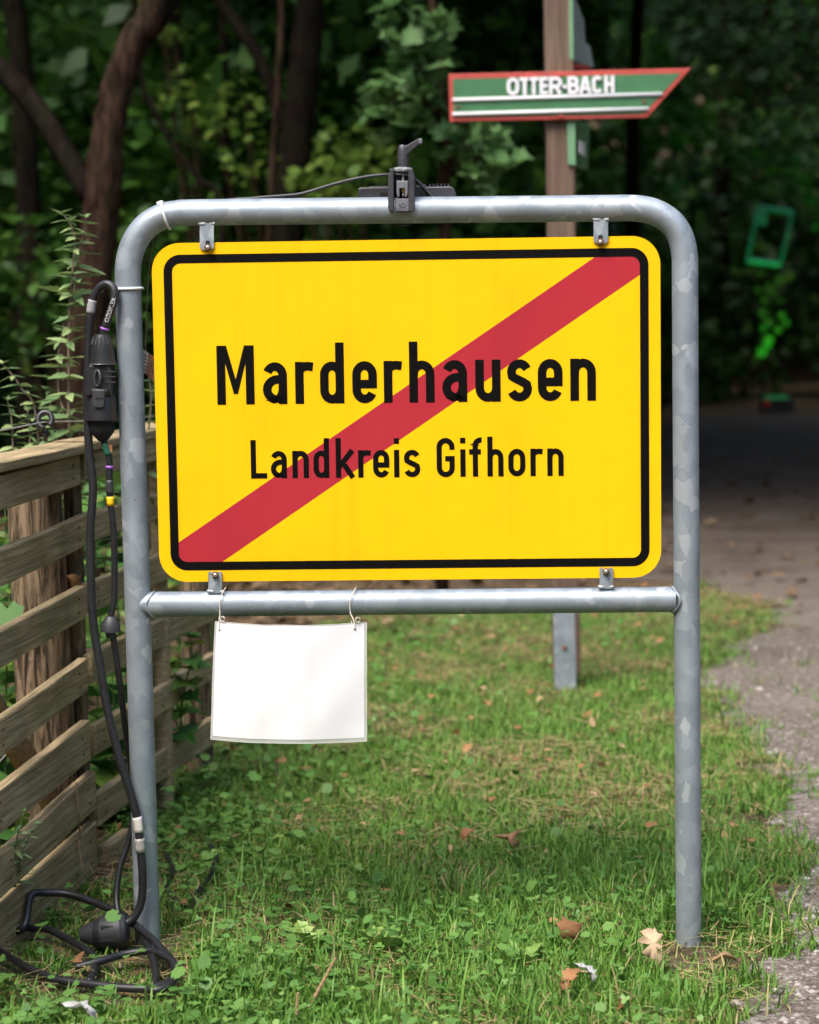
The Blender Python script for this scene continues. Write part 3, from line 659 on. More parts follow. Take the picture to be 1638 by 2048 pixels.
# -------- cables lying coiled on the ground and the dome plug
def gp(px, py, h=.012): p = G(px, py, h); return Vector((p.x, p.y, h+.010))
coil = thing('ground_cable', gp(250, 1950, 0), 'black cable lying in loops on the grass around the post foot', 'cable')
C_px = [(-60, 1885, .012), (22, 1874, .014), (50, 1860, .03), (62, 1802, .075), (95, 1795, .075), (140, 1798, .07), (190, 1815, .06), (240, 1838, .05), (290, 1875, .04), (330, 1915, .025), (350, 1945, .02), (345, 1968, .016), (310, 1985, .014), (250, 1986, .012), (180, 1978, .012), (110, 1968, .012), (60, 1948, .014), (20, 1925, .016), (-30, 1895, .016), (-90, 1870, .016)]
obj('outer_loop', tube(spline([gp(*p) for p in C_px], 8), .0082, 12), M['rubber'], coil, True)
D_px = [(58, 1866, .012), (95, 1868, .02), (130, 1885, .016), (165, 1905, .016), (188, 1925, .014), (187, 1955, .012), (178, 1975, .010)]
obj('inner_loop', tube(spline([gp(*p) for p in D_px], 8), .0078, 12), M['rubber'], coil, True)
E_px = [(150, 1945, .012), (200, 1932, .02), (250, 1918, .024), (300, 1912, .03), (335, 1925, .03), (352, 1945, .024), (345, 1975, .018), (315, 1990, .014), (280, 1985, .012)]
obj('small_loop', tube(spline([gp(*p) for p in E_px], 8), .0078, 12), M['rubber'], coil, True)
H_px = [(270, 1850, .03), (290, 1890, .025), (305, 1925, .022), (312, 1960, .016), (306, 1990, .012)]
obj('short_end', tube(spline([gp(*p) for p in H_px], 8), .0078, 12), M['rubber'], coil, True)
cl = thing('ground_cable', gp(395, 1770, 0), 'thin stretch of black cable lying in the grass behind the post', 'cable')
obj('sheath', tube(spline([gp(*p) for p in [(330, 1715, .01), (345, 1745, .02), (336, 1790, .012), (385, 1830, .008), (392, 1800, .016), (418, 1765, .02), (432, 1720, .02), (415, 1690, .014)]], 8), .0062, 10), M['rubber'], cl, True)
pg = thing('ground_plug', gp(205, 1880, 0), 'chunky black plug lying in the grass at the post foot', 'connector')
q0, q1 = gp(160, 1880, .028), gp(258, 1868, .038)
autosmooth(obj('plug_shell', lathe(q0, q1, [(0, .012), (.08, .018), (.3, .026), (.45, .034), (.85, .036), (.95, .03), (1, .016)], 20), M['plastic2'], pg), 30)
lc = q0.lerp(q1, .62); lb = obj('flap_lid', prism([lc+Vector((-.016, -.037, -.012)), lc+Vector((.014, -.037, -.012)), lc+Vector((.014, -.030, .020)), lc+Vector((-.016, -.030, .020))], Vector((0, .012, .002))), M['dark_hole'], pg); bevel(lb, .002)
for k in range(5): obj('grip_ring', tube([q0.lerp(q1, .30+k*.03)+Vector((0, math.cos(rad(a)), math.sin(rad(a))))*(.0265+k*.0016) for a in range(0, 361, 20)], .0014, 6, False), M['plastic'], pg)

# -------- brown tag hanging between post and panel
tg = thing('paper_tag', F(303, 755, -.03), 'brown printed tag with pale edge hanging behind the panel edge', 'tag')
obj('card', fprism([(286, 698), (312, 716), (312, 766), (284, 742)], -.032, -.0305), M['tag_brown'], tg)
obj('pale_edge', fprism([(286, 698), (297, 706), (292, 748), (284, 742)], -.0303, -.0300), M['tag_white'], tg)
for k in range(3): obj('print_line', fprism([(300+k*3.5, 719+k*3), (301.6+k*3.5, 720+k*3), (298+k*3.5, 742+k*3), (296.5+k*3.5, 741+k*3)], -.0303, -.0301), M['wood_dark'], tg)
for k in range(5): obj('stitch', fprism([(287.5-.4*k, 708+k*7), (294-.4*k, 712+k*7), (294-.4*k, 714+k*7), (287.5-.4*k, 710+k*7)], -.0299, -.0297), M['wood_dark'], tg)
obj('cord', tube([F(291, 702, -.031), F(293, 640, -.031), F(296, 560, -.03), F(304, 500, -.02), F(310, 455, 0)], .0012, 6), M['stem'], tg)

# -------- clamp on the top bar
cl_ = thing('pipe_clamp', F(806, 425, 0), 'black clamp with lever handle gripping the top bar', 'clamp')
for x0, x1, s_ in ((780, 791, 1), (820, 832, -1)):
    o_ = x0 if s_ == 1 else x1; i_ = x1 if s_ == 1 else x0
    pts = [(i_, 342), (o_+3*s_, 342), (o_+3*s_, 349), (o_, 354), (o_, 420), (o_+3*s_, 426), (i_, 426)]
    if s_ == -1: pts = pts[::-1]
    bevel(obj('cheek', fprism(pts, -.046, .036), M['clampgrey'], cl_), .0015)
bevel(obj('front_jaw', fbox(791, 397, 820, 426, .0275, .033), M['clampgrey'], cl_), .001)
pt = obj('maker_plate', fbox(792, 398, 818.5, 421.5, .033, .0345), M['clampplate'], cl_)
obj('emblem', tube([F(805.5+7.2*math.cos(rad(a)), 408.5+6.6*math.sin(rad(a)), .0348) for a in range(-25, 206, 11)], .0006, 5), M['clampgrey'], pt)
obj('emblem', tube([F(800.5, 413, .0348), F(805.5, 405.5, .0348), F(810.5, 413, .0348)], .0006, 5), M['clampgrey'], pt)
tv2, tf2 = text_mesh('MADE IN ITALY', .0036)
ux = (F(818, 419.3, .0348)-F(793, 419.5, .0348)).normalized()
obj('print', ([F(793.2, 419.6, .0349)+ux*v.x+Vector((0, 0, 1))*v.y for v in tv2], tf2), M['clampgrey'], pt)
bevel(obj('slider', fprism([(794, 363), (817, 363), (817, 386), (815, 395), (811, 395), (811, 378), (800, 378), (800, 395), (796, 395), (794, 386)], .004, .031), M['clampplate'], cl_), .001)
obj('pad_back', fbox(791, 352, 820, 398, -.02, .002), M['dark_hole'], cl_)
obj('brass_pin', lathe(F(808, 382, .01), F(808, 382, .022), [(0, .0046), (1, .0046)], 8), M['brass'], cl_)
obj('set_screw', lathe(F(806.5, 390, .01), F(806.5, 390, .021), [(0, .0034), (.8, .0034), (1, .0018)], 12), M['bolt'], cl_, True)
obj('spindle', tube([F(806, 340, .005), F(806, 366, .005)], .003, 10), M['bolt'], cl_, True)
autosmooth(obj('washer', lathe(F(806, 343.5, 0), F(806, 335, 0), [(0, .0185), (.3, .0198), (.65, .0198), (.7, .0188), (1, .0188)], 24), M['weld'], cl_), 30)
autosmooth(obj('lever_hub', lathe(F(806.5, 335, 0), F(805.5, 290, 0), [(0, .0105), (.12, .0105), (.14, .0112), (.4, .0112), (.75, .0108), (.95, .0088), (1, .0075)], 20), M['clampgrey'], cl_), 35)
bevel(obj('lever_arm', fprism([(805, 297), (814, 292), (836, 279), (844.5, 277.5), (844.5, 288), (836, 291), (822, 303), (808, 316)], -.008, .008), M['clampgrey'], cl_), .001)
bevel(obj('lever_tip', fbox(837.5, 278, 844.7, 288, -.0085, .0085), M['clampplate'], cl_), .001)
bevel(obj('rear_jaw', fbox(790, 352, 821, 452, -.048, -.032), M['clampgrey'], cl_), .002)
# -------- flat black unit behind the bar with cooling fins
dv = thing('lamp_unit', F(816, 400, -.07), 'flat black electronic unit with small fins behind the top bar', 'device')
pts = [(722, 405), (722, 384), (727, 380), (905, 378), (911, 383), (914, 392), (914, 405)]
bevel(obj('casing', fprism(pts, -.15, -.04), M['clampgrey'], dv), .0025)
bevel(obj('top_plate', fprism([(738, 380), (745, 376), (846, 374.5), (852, 371), (858, 379)], -.13, -.06), M['plastic2'], dv), .001)
for x0, x1 in ((760, 785), (839, 866)): obj('slot', fprism(rrect(x0, 385, x1, 392, 3.4, 5), -.0398, -.0395), M['dark_hole'], dv)  # recess shade painted as thin dark patches
for k in range(6):
    x = 859+k*7.3; obj('fin', fprism([(x, 379.5), (x+1.5, 370.5), (x+3.4, 370.5), (x+5.5, 379.5)], -.12, -.05), M['clampgrey'], dv)
kc = thing('thin_cable', F(600, 390, -.03), 'thin black cable running along the top bar to the clamp', 'cable')
K_px = [(455, 400, -.022), (500, 397, -.021), (540, 393.5, -.018), (590, 389.5, -.018), (620, 383, -.018), (655, 372, -.018), (700, 360, -.018), (740, 352.5, -.02), (775, 349.5, -.024), (806, 351, -.03), (830, 359, -.035), (850, 377, -.036), (864, 393, -.036), (868, 402, -.04)]
obj('sheath', tube(spline([F(*p) for p in K_px], 8), .0034, 10), M['plastic2'], kc, True)

# -------- laminated blank sheet on two strings
sh = thing('laminated_sheet', F(580, 1480, .02), 'blank white laminated sheet hanging on two strings under the crossbar', 'notice')
cTL, cTR, cBR, cBL = (F(430.5, 1243, .030), F(733, 1245, .030), F(733.5, 1482, .085), F(421.5, 1478.5, .085))
def sheet_pt(u, v, o=0.0):
    p = (cTL*(1-u)+cTR*u)*(1-v)+(cBL*(1-u)+cBR*u)*v
    b = (math.sin(math.pi*u))*(.046-.014*v) + .003*math.exp(-((u-.6)/.05)**2)*(1-v)+.0045*math.exp(-((u-.34+.06*v)/.05)**2)*(1-.5*v)+.002*math.sin(u*11+v*3)*math.sin(v*5+u*2) 
    return p+PN*(b+o+.006*math.sin(v*3.0))
def sheet_grid(u0, u1, v0, v1, o, nu=36, nv=16):
    V = [sheet_pt(u0+(u1-u0)*i/nu, v0+(v1-v0)*j/nv, o) for j in range(nv+1) for i in range(nu+1)]
    return V, [[j*(nu+1)+i, (j+1)*(nu+1)+i, (j+1)*(nu+1)+i+1, j*(nu+1)+i+1] for j in range(nv) for i in range(nu)]
mf, nf, bf = mat('clear_film'); bf.inputs['Base Color'].default_value = (.8, .8, .78, 1); bf.inputs['Roughness'].default_value = .12; bf.inputs['Alpha'].default_value = .38
M['film'] = mf
pp = obj('paper', sheet_grid(.012, .985, .008, .968, 0.0006), M['paper'], sh, True)
pr_ = obj('film_pocket', sheet_grid(0, 1, 0, 1, 0), M['film'], sh, True)
for u, v in ((.0, 0), ):
    edge = [sheet_pt(i/30, 0) for i in range(31)]+[sheet_pt(1, i/12) for i in range(1, 13)]+[sheet_pt(1-i/30, 1) for i in range(1, 31)]+[sheet_pt(0, 1-i/12) for i in range(1, 13)]
    obj('film_edge', tube(edge, .0008, 5, False), M['film'], sh)
for u, v, top in ((.033, .072, (450, 1178)), (.925, .052, (711, 1176))):
    c = sheet_pt(u, v, .0012); du = (sheet_pt(u+.01, v)-sheet_pt(u-.01, v)).normalized(); 
    obj('punch_hole', ([c+(du*math.cos(rad(a))+Vector((0, 0, 1))*math.sin(rad(a)))*.0026 for a in range(0, 360, 30)], [list(range(12))]), M['dark_hole'], sh)  # flat dark disc paints the shade of the hole
    up = [c+PN*.002, sheet_pt(u-.004, 0, .003)+Vector((0, 0, .004))]
    up += [F(top[0]-10, 1226, .032), F(top[0]-11, 1205, .031), F(top[0]-6, 1188, .026), F(top[0], 1177, .012), F(top[0]+2, 1174.5, -.004), F(top[0], 1182, -.024), F(top[0]-5, 1215, -.03), F(top[0]-9, 1240, .005), c-PN*.003]
    obj('string', tube(spline(up, 6), .0011, 6), M['string'], sh, True)
    k0 = sheet_pt(u, 0, .004)+Vector((0, 0, .003))
    obj('knot', tube([k0+(du*(.007+.005*math.cos(rad(a)))+Vector((0, 0, 1))*(.004+.005*math.sin(rad(a))))+PN*.001 for a in range(0, 330, 25)], .0011, 6), M['string'], sh, True)

# ================================================================ FENCE
FP0, FP1, FP2 = Vector((-.93, 3.75, 0)), Vector((-.742, 5.0, 0)), Vector((-.545, 6.02, 0))
def plank(name, p0, p1, z0a, z1a, z0b, z1b, th, m, parent, warp=.004, nseg=14, side=1, bow=0.0):
    """a board from p0 to p1 (ground points of its viewer-side face), lower/upper height at each end; its own object with x along the board"""
    d = (p1-p0); L = d.length; d.normalize(); nrm = Vector((d.y, -d.x, 0)) # towards the viewer's side (right)
    V, Fs = [], []; ph = R.uniform(0, 6)
    for i in range(nseg+1):
        t = i/nseg; x = t*L
        zl = z0a+(z0b-z0a)*t; zu = z1a+(z1b-z1a)*t
        off = warp*math.sin(ph+t*4.2)+bow*math.sin(math.pi*t); zz = warp*.6*math.sin(ph*2+t*5); e = .0025
        prof = [(zl+e, off), (zl, off-e), (zl, off-th+e), (zl+e, off-th), (zu-e, off-th), (zu, off-th+e), (zu, off-e), (zu-e, off)]
        for z, y in prof: V.append(Vector((x+(R.uniform(-.001, .001)), -y, z+zz+R.uniform(-.0012, .0012))))
    for i in range(nseg):
        for k in range(8): Fs.append([i*8+k, (i+1)*8+k, (i+1)*8+(k+1) % 8, i*8+(k+1) % 8])
    Fs.append(list(range(8))); Fs.append([nseg*8+k for k in range(8)][::-1])
    me = mesh(name, V, Fs, m); o = bpy.data.objects.new(name, me); col.objects.link(o)
    o.parent = parent; o.location = p0-ORG[parent]; o.rotation_euler = (0, 0, math.atan2(d.y, d.x))
    if name == 'plank':
        for xn in (L-.06, .06, L*.5):
            for fz in (.28, .72):
                i = min(nseg, max(0, int(round(xn/L*nseg)))); q = V[i*8]; zt = V[i*8+7].z
                c = Vector((xn+R.uniform(-.008, .008), q.y-.0002, q.z+(zt-q.z)*fz))
                v8 = [c+Vector((math.cos(a)*.0032, -.0016 if k2 else .001, math.sin(a)*.0032)) for k2 in (0, 1) for a in [rad(45*t) for t in range(8)]]
                nm = bpy.data.objects.new('nail', mesh('nail', v8, [[8+t for t in range(8)]]+[[t, (t+1) % 8, 8+(t+1) % 8, 8+t] for t in range(8)], M['rust'])); col.objects.link(nm); nm.parent = o
    return o
fence = thing('wooden_fence', FP1, 'weathered horizontal plank fence beside the left sign post', 'fence')
def fx(p, a): return Vector((p.x, p.y, 0))
# near panel: upper and lower heights measured at the left picture edge and at the corner
near = [((.87, .945), (.875, .945)), ((.719, .795), (.735, .805)), ((.55, .626), (.565, .64)), ((.376, .448), (.395, .472)), ((.212, .300), (.235, .328)), ((.092, .176), (.112, .200)), ((-.01, .084), (.0, .082))]
near = [((a+(.035 if a > .05 else .0), b+.035), (c+(.035 if c > .05 else 0), d+.035)) for (a, b), (c, d) in near]
dn = (FP1-FP0).normalized()
for k, ((a0, a1), (b0, b1)) in enumerate(near):
    end = FP1+dn*(-.02 if k < 5 else .015)+Vector((.004*(k % 2), 0, 0))
    plank('plank', FP0, end, a0-.012, a1-.012, b0, b1, .024, M['wood'], fence, .004, bow=.012 if k % 2 else 0)
far = [((.885, .945), (.885, .945)), ((.735, .80), (.735, .80)), ((.575, .645), (.575, .645)), ((.405, .475), (.405, .475)), ((.24, .31), (.24, .31)), ((.065, .14), (.06, .135))]
far = [((a+.035, b+.035), (c+.035, d+.035)) for (a, b), (c, d) in far]
df = (FP2-FP1).normalized()
for k, ((a0, a1), (b0, b1)) in enumerate(far):
    plank('plank', FP1+df*(.012 if k < 5 else .03), FP2+df*.05*R.random(), a0, a1, b0, b1, .022, M['wood'], fence, .005, bow=-.01 if k % 2 else .004)
plank('plank', FP1+df*.06+Vector((.01, 0, 0)), FP1+df*.35+Vector((.02, 0, 0)), -.02, .045, -.02, .05, .03, M['wood'], fence)
# cap boards
def cap(p0, p1, z, wd, th, over):
    d = (p1-p0).normalized(); nrm = Vector((d.y, -d.x, 0)); q0 = p0+nrm*over; q1 = p1+nrm*over
    return plank('cap_board', q0, q1, z, z+th, z, z+th, wd, M['wood'], fence, .002)
cap(FP0, FP1+dn*.015, .982, .105, .022, .016); cap(FP1+df*.02, FP2+df*.1, .982, .10, .022, .014)
# posts behind the planks
def fpost(x, y, r, h, m, lean=(0, 0), flat=False):
    pts = [Vector((x, y, -.1)), Vector((x+lean[0]*.3, y+lean[1]*.3, h*.33)), Vector((x+lean[0]*.6, y+lean[1]*.6, h*.66)), Vector((x+lean[0], y+lean[1], h))]
    v, f = tube(pts, [r*1.05, r, r*.98, r*.95], 14)
    v = [p+Vector((R.uniform(-1, 1), R.uniform(-1, 1), 0))*r*.06 for p in v]
    return autosmooth(obj('fence_post', (v, f), m, fence), 50)
fpost(-.842, 4.98, .066, .978, M['wood_dark'], (-.012, 0))
fpost(-.778, 5.05, .022, .975, M['wood_dark'])
fpost(-.655, 5.62, .03, .93, M['wood'])
fpost(-.60, 6.05, .04, .93, M['wood_dark'])
# diagonal brace
d0, d1 = Vector((-.905, 4.42, .60)), Vector((-.80, 5.02, .12))
br = (d1-d0); upv = Vector((0, 0, 1))
pl_ = [d0+Vector((0, 0, .04)), d1+Vector((0, 0, .04)), d1-Vector((0, 0, .045)), d0-Vector((0, 0, .045))]
bevel(obj('brace_board', prism(pl_, Vector((-.022, 0, 0))), M['wood'], fence), .002)
# ring insulators with electric wire
def insulator(px, py, Y, label, r=.017, stem=True):
    c = W(px, py, Y); t_ = thing('ring_insulator', c-Vector((0, 0, .03)), label, 'insulator', 'black ring insulators on the fence')
    obj('ring', tube([c+Vector((math.cos(rad(a))*r*.9, math.sin(rad(a))*.006, math.sin(rad(a))*r)) for a in range(-50, 271, 16)], .0062, 10), M['plastic'], t_, True)
    if stem:
        obj('screw_stem', tube([c-Vector((0, 0, r)), c-Vector((0, 0, r+.03))], .005, 8), M['plastic'], t_, True)
        for k in range(3): obj('thread', lathe(c-Vector((0, 0, r+.006+k*.006)), c-Vector((0, 0, r+.009+k*.006)), [(0, .008), (1, .008)], 12), M['plastic'], t_)
    else:
        obj('screw_stem', tube([c+Vector((.014, 0, -.004)), c+Vector((.04, .01, -.012))], .006, 8), M['plastic'], t_, True)
        for k in range(3): obj('thread', lathe(c+Vector((.02+k*.006, 0, -.006-k*.002)), c+Vector((.023+k*.006, 0, -.007-k*.002)), [(0, .009), (1, .009)], 12), M['plastic'], t_)
    return c
i1 = insulator(90, 840, 4.80, 'black ring insulator standing on the fence cap with the pale wire through it')
i2 = insulator(14, 1500, 4.75, 'black ring insulator behind the lower fence planks at the picture edge', stem=False)
wr = thing('electric_wire', i1, 'pale thin fence wire running through the ring insulator', 'wire')
obj('strand', tube([W(-60, 872, 4.3), W(0, 861, 4.55), i1-Vector((0, 0, .004)), W(160, 842, 5.1), W(310, 832, 6.2)], .0016, 6), M['wire'], wr)
wr2 = thing('electric_wire', i2, 'short pale fence wire at the lower insulator', 'wire')
obj('strand', tube([W(-20, 1545, 4.6), W(14, 1507, 4.75), W(52, 1519, 4.9), W(140, 1540, 5.4)], .0018, 6), M['wire'], wr2)
# dark board with light metal edging beyond the fence
bd = thing('metal_edged_board', Vector((-.623, 6.2, 0)), 'dark narrow board with light metal edging at the fence end', 'board')
b0, b1 = Vector((-.625, 6.2, 0)), Vector((-.578, 6.6, 0)); nb = Vector((.993, -.117, 0))
def vpl(p, q, z0, z1, th): return prism([Vector((p.x, p.y, z0)), Vector((q.x, q.y, z0)), Vector((q.x, q.y, z1)), Vector((p.x, p.y, z1))], nb*-th)
obj('board', vpl(b0, b1, .20, .80, .012), M['panel_dark'], bd)
obj('metal_edge', tube([b0+Vector((0, 0, .185)), b0+Vector((0, 0, .82))], .0055, 8), M['frame_light'], bd)
obj('metal_edge', tube([b0+Vector((.004, 0, .195)), b1+Vector((.004, 0, .195))], .012, 8), M['frame_light'], bd)
obj('metal_edge', tube([b0+Vector((.004, 0, .81)), b1+Vector((.004, 0, .81))], .012, 8), M['frame_light'], bd)
obj('metal_edge', tube([b1+Vector((0, 0, .185)), b1+Vector((0, 0, .82))], .0055, 8), M['frame_light'], bd)
obj('leg', tube([b1+Vector((0, 0, -.05)), b1+Vector((0, 0, .2))], .012, 8), M['frame_light'], bd)
obj('leg', tube([b0+Vector((0.003, 0.03, -.05)), b0+Vector((.003, .03, .2))], .008, 8), M['panel_dark'], bd)

# ================================================================ GUIDEPOST
GY = 7.35
gpost = thing('guide_post', Vector((W(1133, 1370, GY).x, GY, 0)), 'wooden guide post with green arrow board reading OTTER-BACH', 'signpost')
def gq(px, py, off=0.0): return W(px, py, GY-off)
hw_ = .046
def sqpost(p0, p1, h, m, name):
    V = []
    for p in (p0, p1):
        for a, b in ((-1, -1), (1, -1), (1, 1), (-1, 1)): V.append(p+Vector((a*h, b*h, 0)))
    return bevel(obj(name, (V, [[0, 1, 5, 4], [1, 2, 6, 5], [2, 3, 7, 6], [3, 0, 4, 7], [4, 5, 6, 7], [3, 2, 1, 0]]), m, gpost), .006)
pb, pt_ = gq(1133, 1345), gq(1112, -330)
pb.z = max(pb.z, .02)
sqpost(pb, pt_, hw_, M['post_wood'], 'post')
# steel shoe
s0, s1 = gq(1131, 1380, hw_+.005), gq(1127, 1180, hw_+.005)
bevel(obj('steel_shoe', prism([s0+Vector((-.036, 0, 0)), s0+Vector((.036, 0, 0)), s1+Vector((.036, 0, 0)), s1+Vector((-.036, 0, 0))], Vector((0, .004, 0))), M['greysign'] if False else M['zinc'], gpost), .001)
obj('rust_spot', lathe(gq(1130, 1296, hw_+.006), gq(1130, 1296, hw_+.010), [(0, .009), (1, .006)], 10), M['rust'], gpost)
# arrow board
AO = hw_+.004
ap = [(897, 149.5), (1381, 137.5), (1293, 236), (899, 244.5)]
A3 = [gq(*p, AO) for p in ap]
arrow = obj('arrow_board', prism(A3, Vector((0, -.022, 0))), M['arrow_red'], gpost); bevel(arrow, .002)
ORG[arrow] = ORG[gpost]
inn = [(906, 158), (1362, 146.5), (1287, 227.5), (907.5, 235)]
obj('green_field', ([gq(*p, AO+.0235) for p in inn], [[3, 2, 1, 0]]), M['arrow_green'], arrow)
for (x0, y0), (x1, y1) in (((905, 200), (1324, 188)), ((904.5, 228.5), (1297, 217.5))):
    obj('white_strip', tube([gq(x0, y0, AO+.026), gq(x1, y1, AO+.026)], .006, 10), M['white_paint'], arrow, True)
for x, y in ((916, 214), (1288, 204), (1121, 150), (1122, 233)): obj('screw', lathe(gq(x, y, AO+.022), gq(x, y, AO+.028), [(0, .007), (.6, .007), (1, .004)], 10), M['rust'] if y > 200 and y < 230 else M['arrow_red'], arrow)
Z6 = 2.925
oext = [(450, 521), (524, 584), (577, 637), (642, 690), (697, 772), (776, 800), (806, 872), (872, 944), (948, 1008), (1020, 1078)]
ob0, ob1 = (1013.5, 191.0), (1228.5, 186.0)
p0_, p1_ = gq(*ob0, AO+.0235), gq(*ob1, AO+.0235); axx = (p1_-p0_).normalized(); axz = Vector((0, -1, 0)).cross(axx)*-1
if axz.z < 0: axz = -axz
def T3(x, z, o): return p0_+axx*x+axz*z+Vector((0, -1, 0))*o
kk = (p1_-p0_).length/(1228.5-1013.5)
for ch, (a, b) in zip('OTTER-BACH', oext):
    a, b = 860+a/Z6-1013.5, 860+b/Z6-1013.5
    letter(ch, a*kk, b*kk, 0, 34.5*kk, .195, T3, .001, M['white_paint'], arrow, None, solid=.007)
# angled second board low on the right, and grey boards near the top edge
def board3(pix_front, depth_shift, m_edge, m_face, name):
    a, b, c, d = pix_front
    P = [gq(*a, .0), gq(*b, -depth_shift), gq(*c, -depth_shift), gq(*d, .0)]
    o = obj(name, prism(P, Vector((-.018, -.004, 0))), m_face, gpost); ORG[o] = ORG[gpost]; return o
bb = board3([(1149, 236), (1180, 250), (1176, 340), (1151, 330)], .35, None, M['arrow_green'], 'side_board')
obj('board_edge', prism([gq(1134, 238, hw_+.01), gq(1150, 238, hw_+.01), gq(1151, 330, hw_+.01), gq(1136, 329, hw_+.01)], Vector((0, .02, 0))), M['green_pale'], bb)
obj('white_mark', prism([gq(1160, 281, .03), gq(1171, 286, -.08), gq(1170, 313, -.08), gq(1160, 306, .03)], Vector((-.003, -.002, 0))), M['white_paint'], bb)
b2 = board3([(1136, -40), (1168, 40), (1172, 110), (1140, 60)], .45, None, M['greysign'], 'side_board')
b3 = board3([(1138, 62), (1180, 92), (1188, 135), (1142, 120)], .45, None, M['greysign'], 'side_board')
obj('board_edge', prism([gq(1137, -60, hw_+.002), gq(1145, -60, hw_+.002), gq(1147, 118, hw_+.002), gq(1139, 118, hw_+.002)], Vector((0, .02, 0))), M['green_pale'], b2)
obj('red_edge', prism([gq(1146, 128, .02), gq(1180, 132, -.2), gq(1180, 138, -.2), gq(1146, 136, .02)], Vector((-.01, -.003, 0))), M['arrow_red'], b3)

# ================================================================ VEGETATION
def bare(x, y):
    """how worn the turf is, 0..1"""
    return nz2(x, y, 2.6, 3.1)*.6+nz2(x, y, 6.5, 1.2)*.4
LAWN = [G(*p) for p in [(-260, 2330), (1560, 2330), (1570, 2048), (1620, 1930), (1700, 1790), (1680, 1640), (1615, 1500), (1520, 1420), (1420, 1360), (1500, 1315), (1610, 1262), (1590, 1205), (1420, 1165), (1250, 1195), (1080, 1205), (900, 1215), (700, 1235), (520, 1290), (440, 1400), (330, 1560), (180, 1715), (0, 1850), (-120, 1900)]]
def pts_in(poly, n, weight=None):
    xs_ = [p[0] for p in poly]; ys_ = [p[1] for p in poly]; out = []
    tot = 0
    while tot < n:
        k = n*3; x = NR.uniform(min(xs_), max(xs_), k); y = NR.uniform(min(ys_), max(ys_), k)
        ok = inpoly(x, y, poly)
        if weight is not None: ok &= NR.uniform(0, 1, k) < weight(x, y)
        out.append(np.stack([x[ok], y[ok]], -1)); tot += ok.sum()
    return np.concatenate(out)[:n]
CO = np.array([(p.x, p.y) for p in [gp(*q) for q in spline([(a, b, 0) for a, b, c in C_px], 6)+spline([(a, b, 0) for a, b, c in D_px], 6)+spline([(a, b, 0) for a, b, c in E_px], 6)+spline([(200, 1880, 0), (240, 1880, 0), (280, 1885, 0)], 6)]])
def trodden(xy):
    """1 = free growth, small where cables press the turf down, in front of them and on the bare soil at the fence corner"""
    d = np.full(len(xy), 9.0)
    for c in CO:
        e = xy-c; d = np.minimum(d, np.hypot(e[:, 0], np.where(e[:, 1] < 0, e[:, 1]*.28, e[:, 1])))
    f = np.clip((d-.008)/.05, .22, 1)
    b = G(215, 1740); e = np.hypot((xy[:, 0]-b.x)*1.0, (xy[:, 1]-b.y)*.6); f = np.minimum(f, np.clip((e-.06)/.08, .12, 1))
    for q in (G(300, 1890), G(1377, 1905)):
        ey = xy[:, 1]-q.y; e = np.hypot(xy[:, 0]-q.x, np.where(ey < 0, ey*.35, ey)); f = np.minimum(f, np.clip((e-.03)/.12, .18, 1))
    return f
# grass blades: curved strips of 3 segments
def blades(name, xy, hgt, wid, rnd, m, lean=.5, label=None):
    n = len(xy); yaw = NR.uniform(0, 2*np.pi, n); ln = np.abs(NR.normal(lean, .3, n))
    dx, dy = np.cos(yaw), np.sin(yaw); fx_, fy_ = -dy, dx
    ts = np.array([0, .4, .75, 1.0]); ws = np.array([.8, 1.0, .65, 0.05])
    v = np.zeros((n, 8, 3))
    for i, (t, wq) in enumerate(zip(ts, ws)):
        ang = ln*t*1.1; r = hgt*t
        hx = r*np.sin(ang)*.9; hz = r*np.cos(ang)
        for s, k in ((-1, 0), (1, 1)):
            v[:, i*2+k, 0] = xy[:, 0]+dx*hx+fx_*wid*wq*s/2; v[:, i*2+k, 1] = xy[:, 1]+dy*hx+fy_*wid*wq*s/2; v[:, i*2+k, 2] = hz-.004
    return rawmesh(name, v.reshape(-1, 3), 8, [[0, 1, 3, 2], [2, 3, 5, 4], [4, 5, 7, 6]], n, rnd, m)
PLY = np.array([p.y for p in pl]); PLX = np.array([p.x for p in pl])
def edge_w(x, y):
    e = np.interp(y, PLY, PLX)-x
    return np.clip((e+.34*(nz2(x, y, 9, 4)-.42)+.16*(nz2(x, y, 23, 2)-.5))/.10, 0, 1)
def fade_w(x, y): return edge_w(x, y)* np.clip(1.25-bare(x, y)*.9, .12, 1)*np.clip(6.2/np.maximum(y, 3.5)-.45, .25, 1)
N1 = 185000
xy = pts_in(LAWN, N1, fade_w)
yy = xy[:, 1]; bb_ = bare(xy[:, 0], yy)
patch = nz2(xy[:, 0], yy, 3.7, 5.5)
h = NR.gamma(5, .0072, N1)*(.75+.5*nz2(xy[:, 0], yy, 5, 2))*np.where(yy > 5.2, .75, 1.0)
dry = NR.uniform(0, 1, N1) < np.clip((bb_-.48)*1.6+.06, .04, .5)
rn = np.where(dry, NR.uniform(.79, .97, N1), np.clip(NR.normal(.38+.15*(patch-.5), .15, N1), .0, .74))
h = np.where(dry, h*.7, h)
h = h*trodden(xy)
g1 = blades('grass', xy, h, NR.uniform(.0022, .0042, N1), rn, M['grass'], .65)
tag(g1, 'short green and straw coloured grass of the trampled lawn', 'grass', kind='stuff')
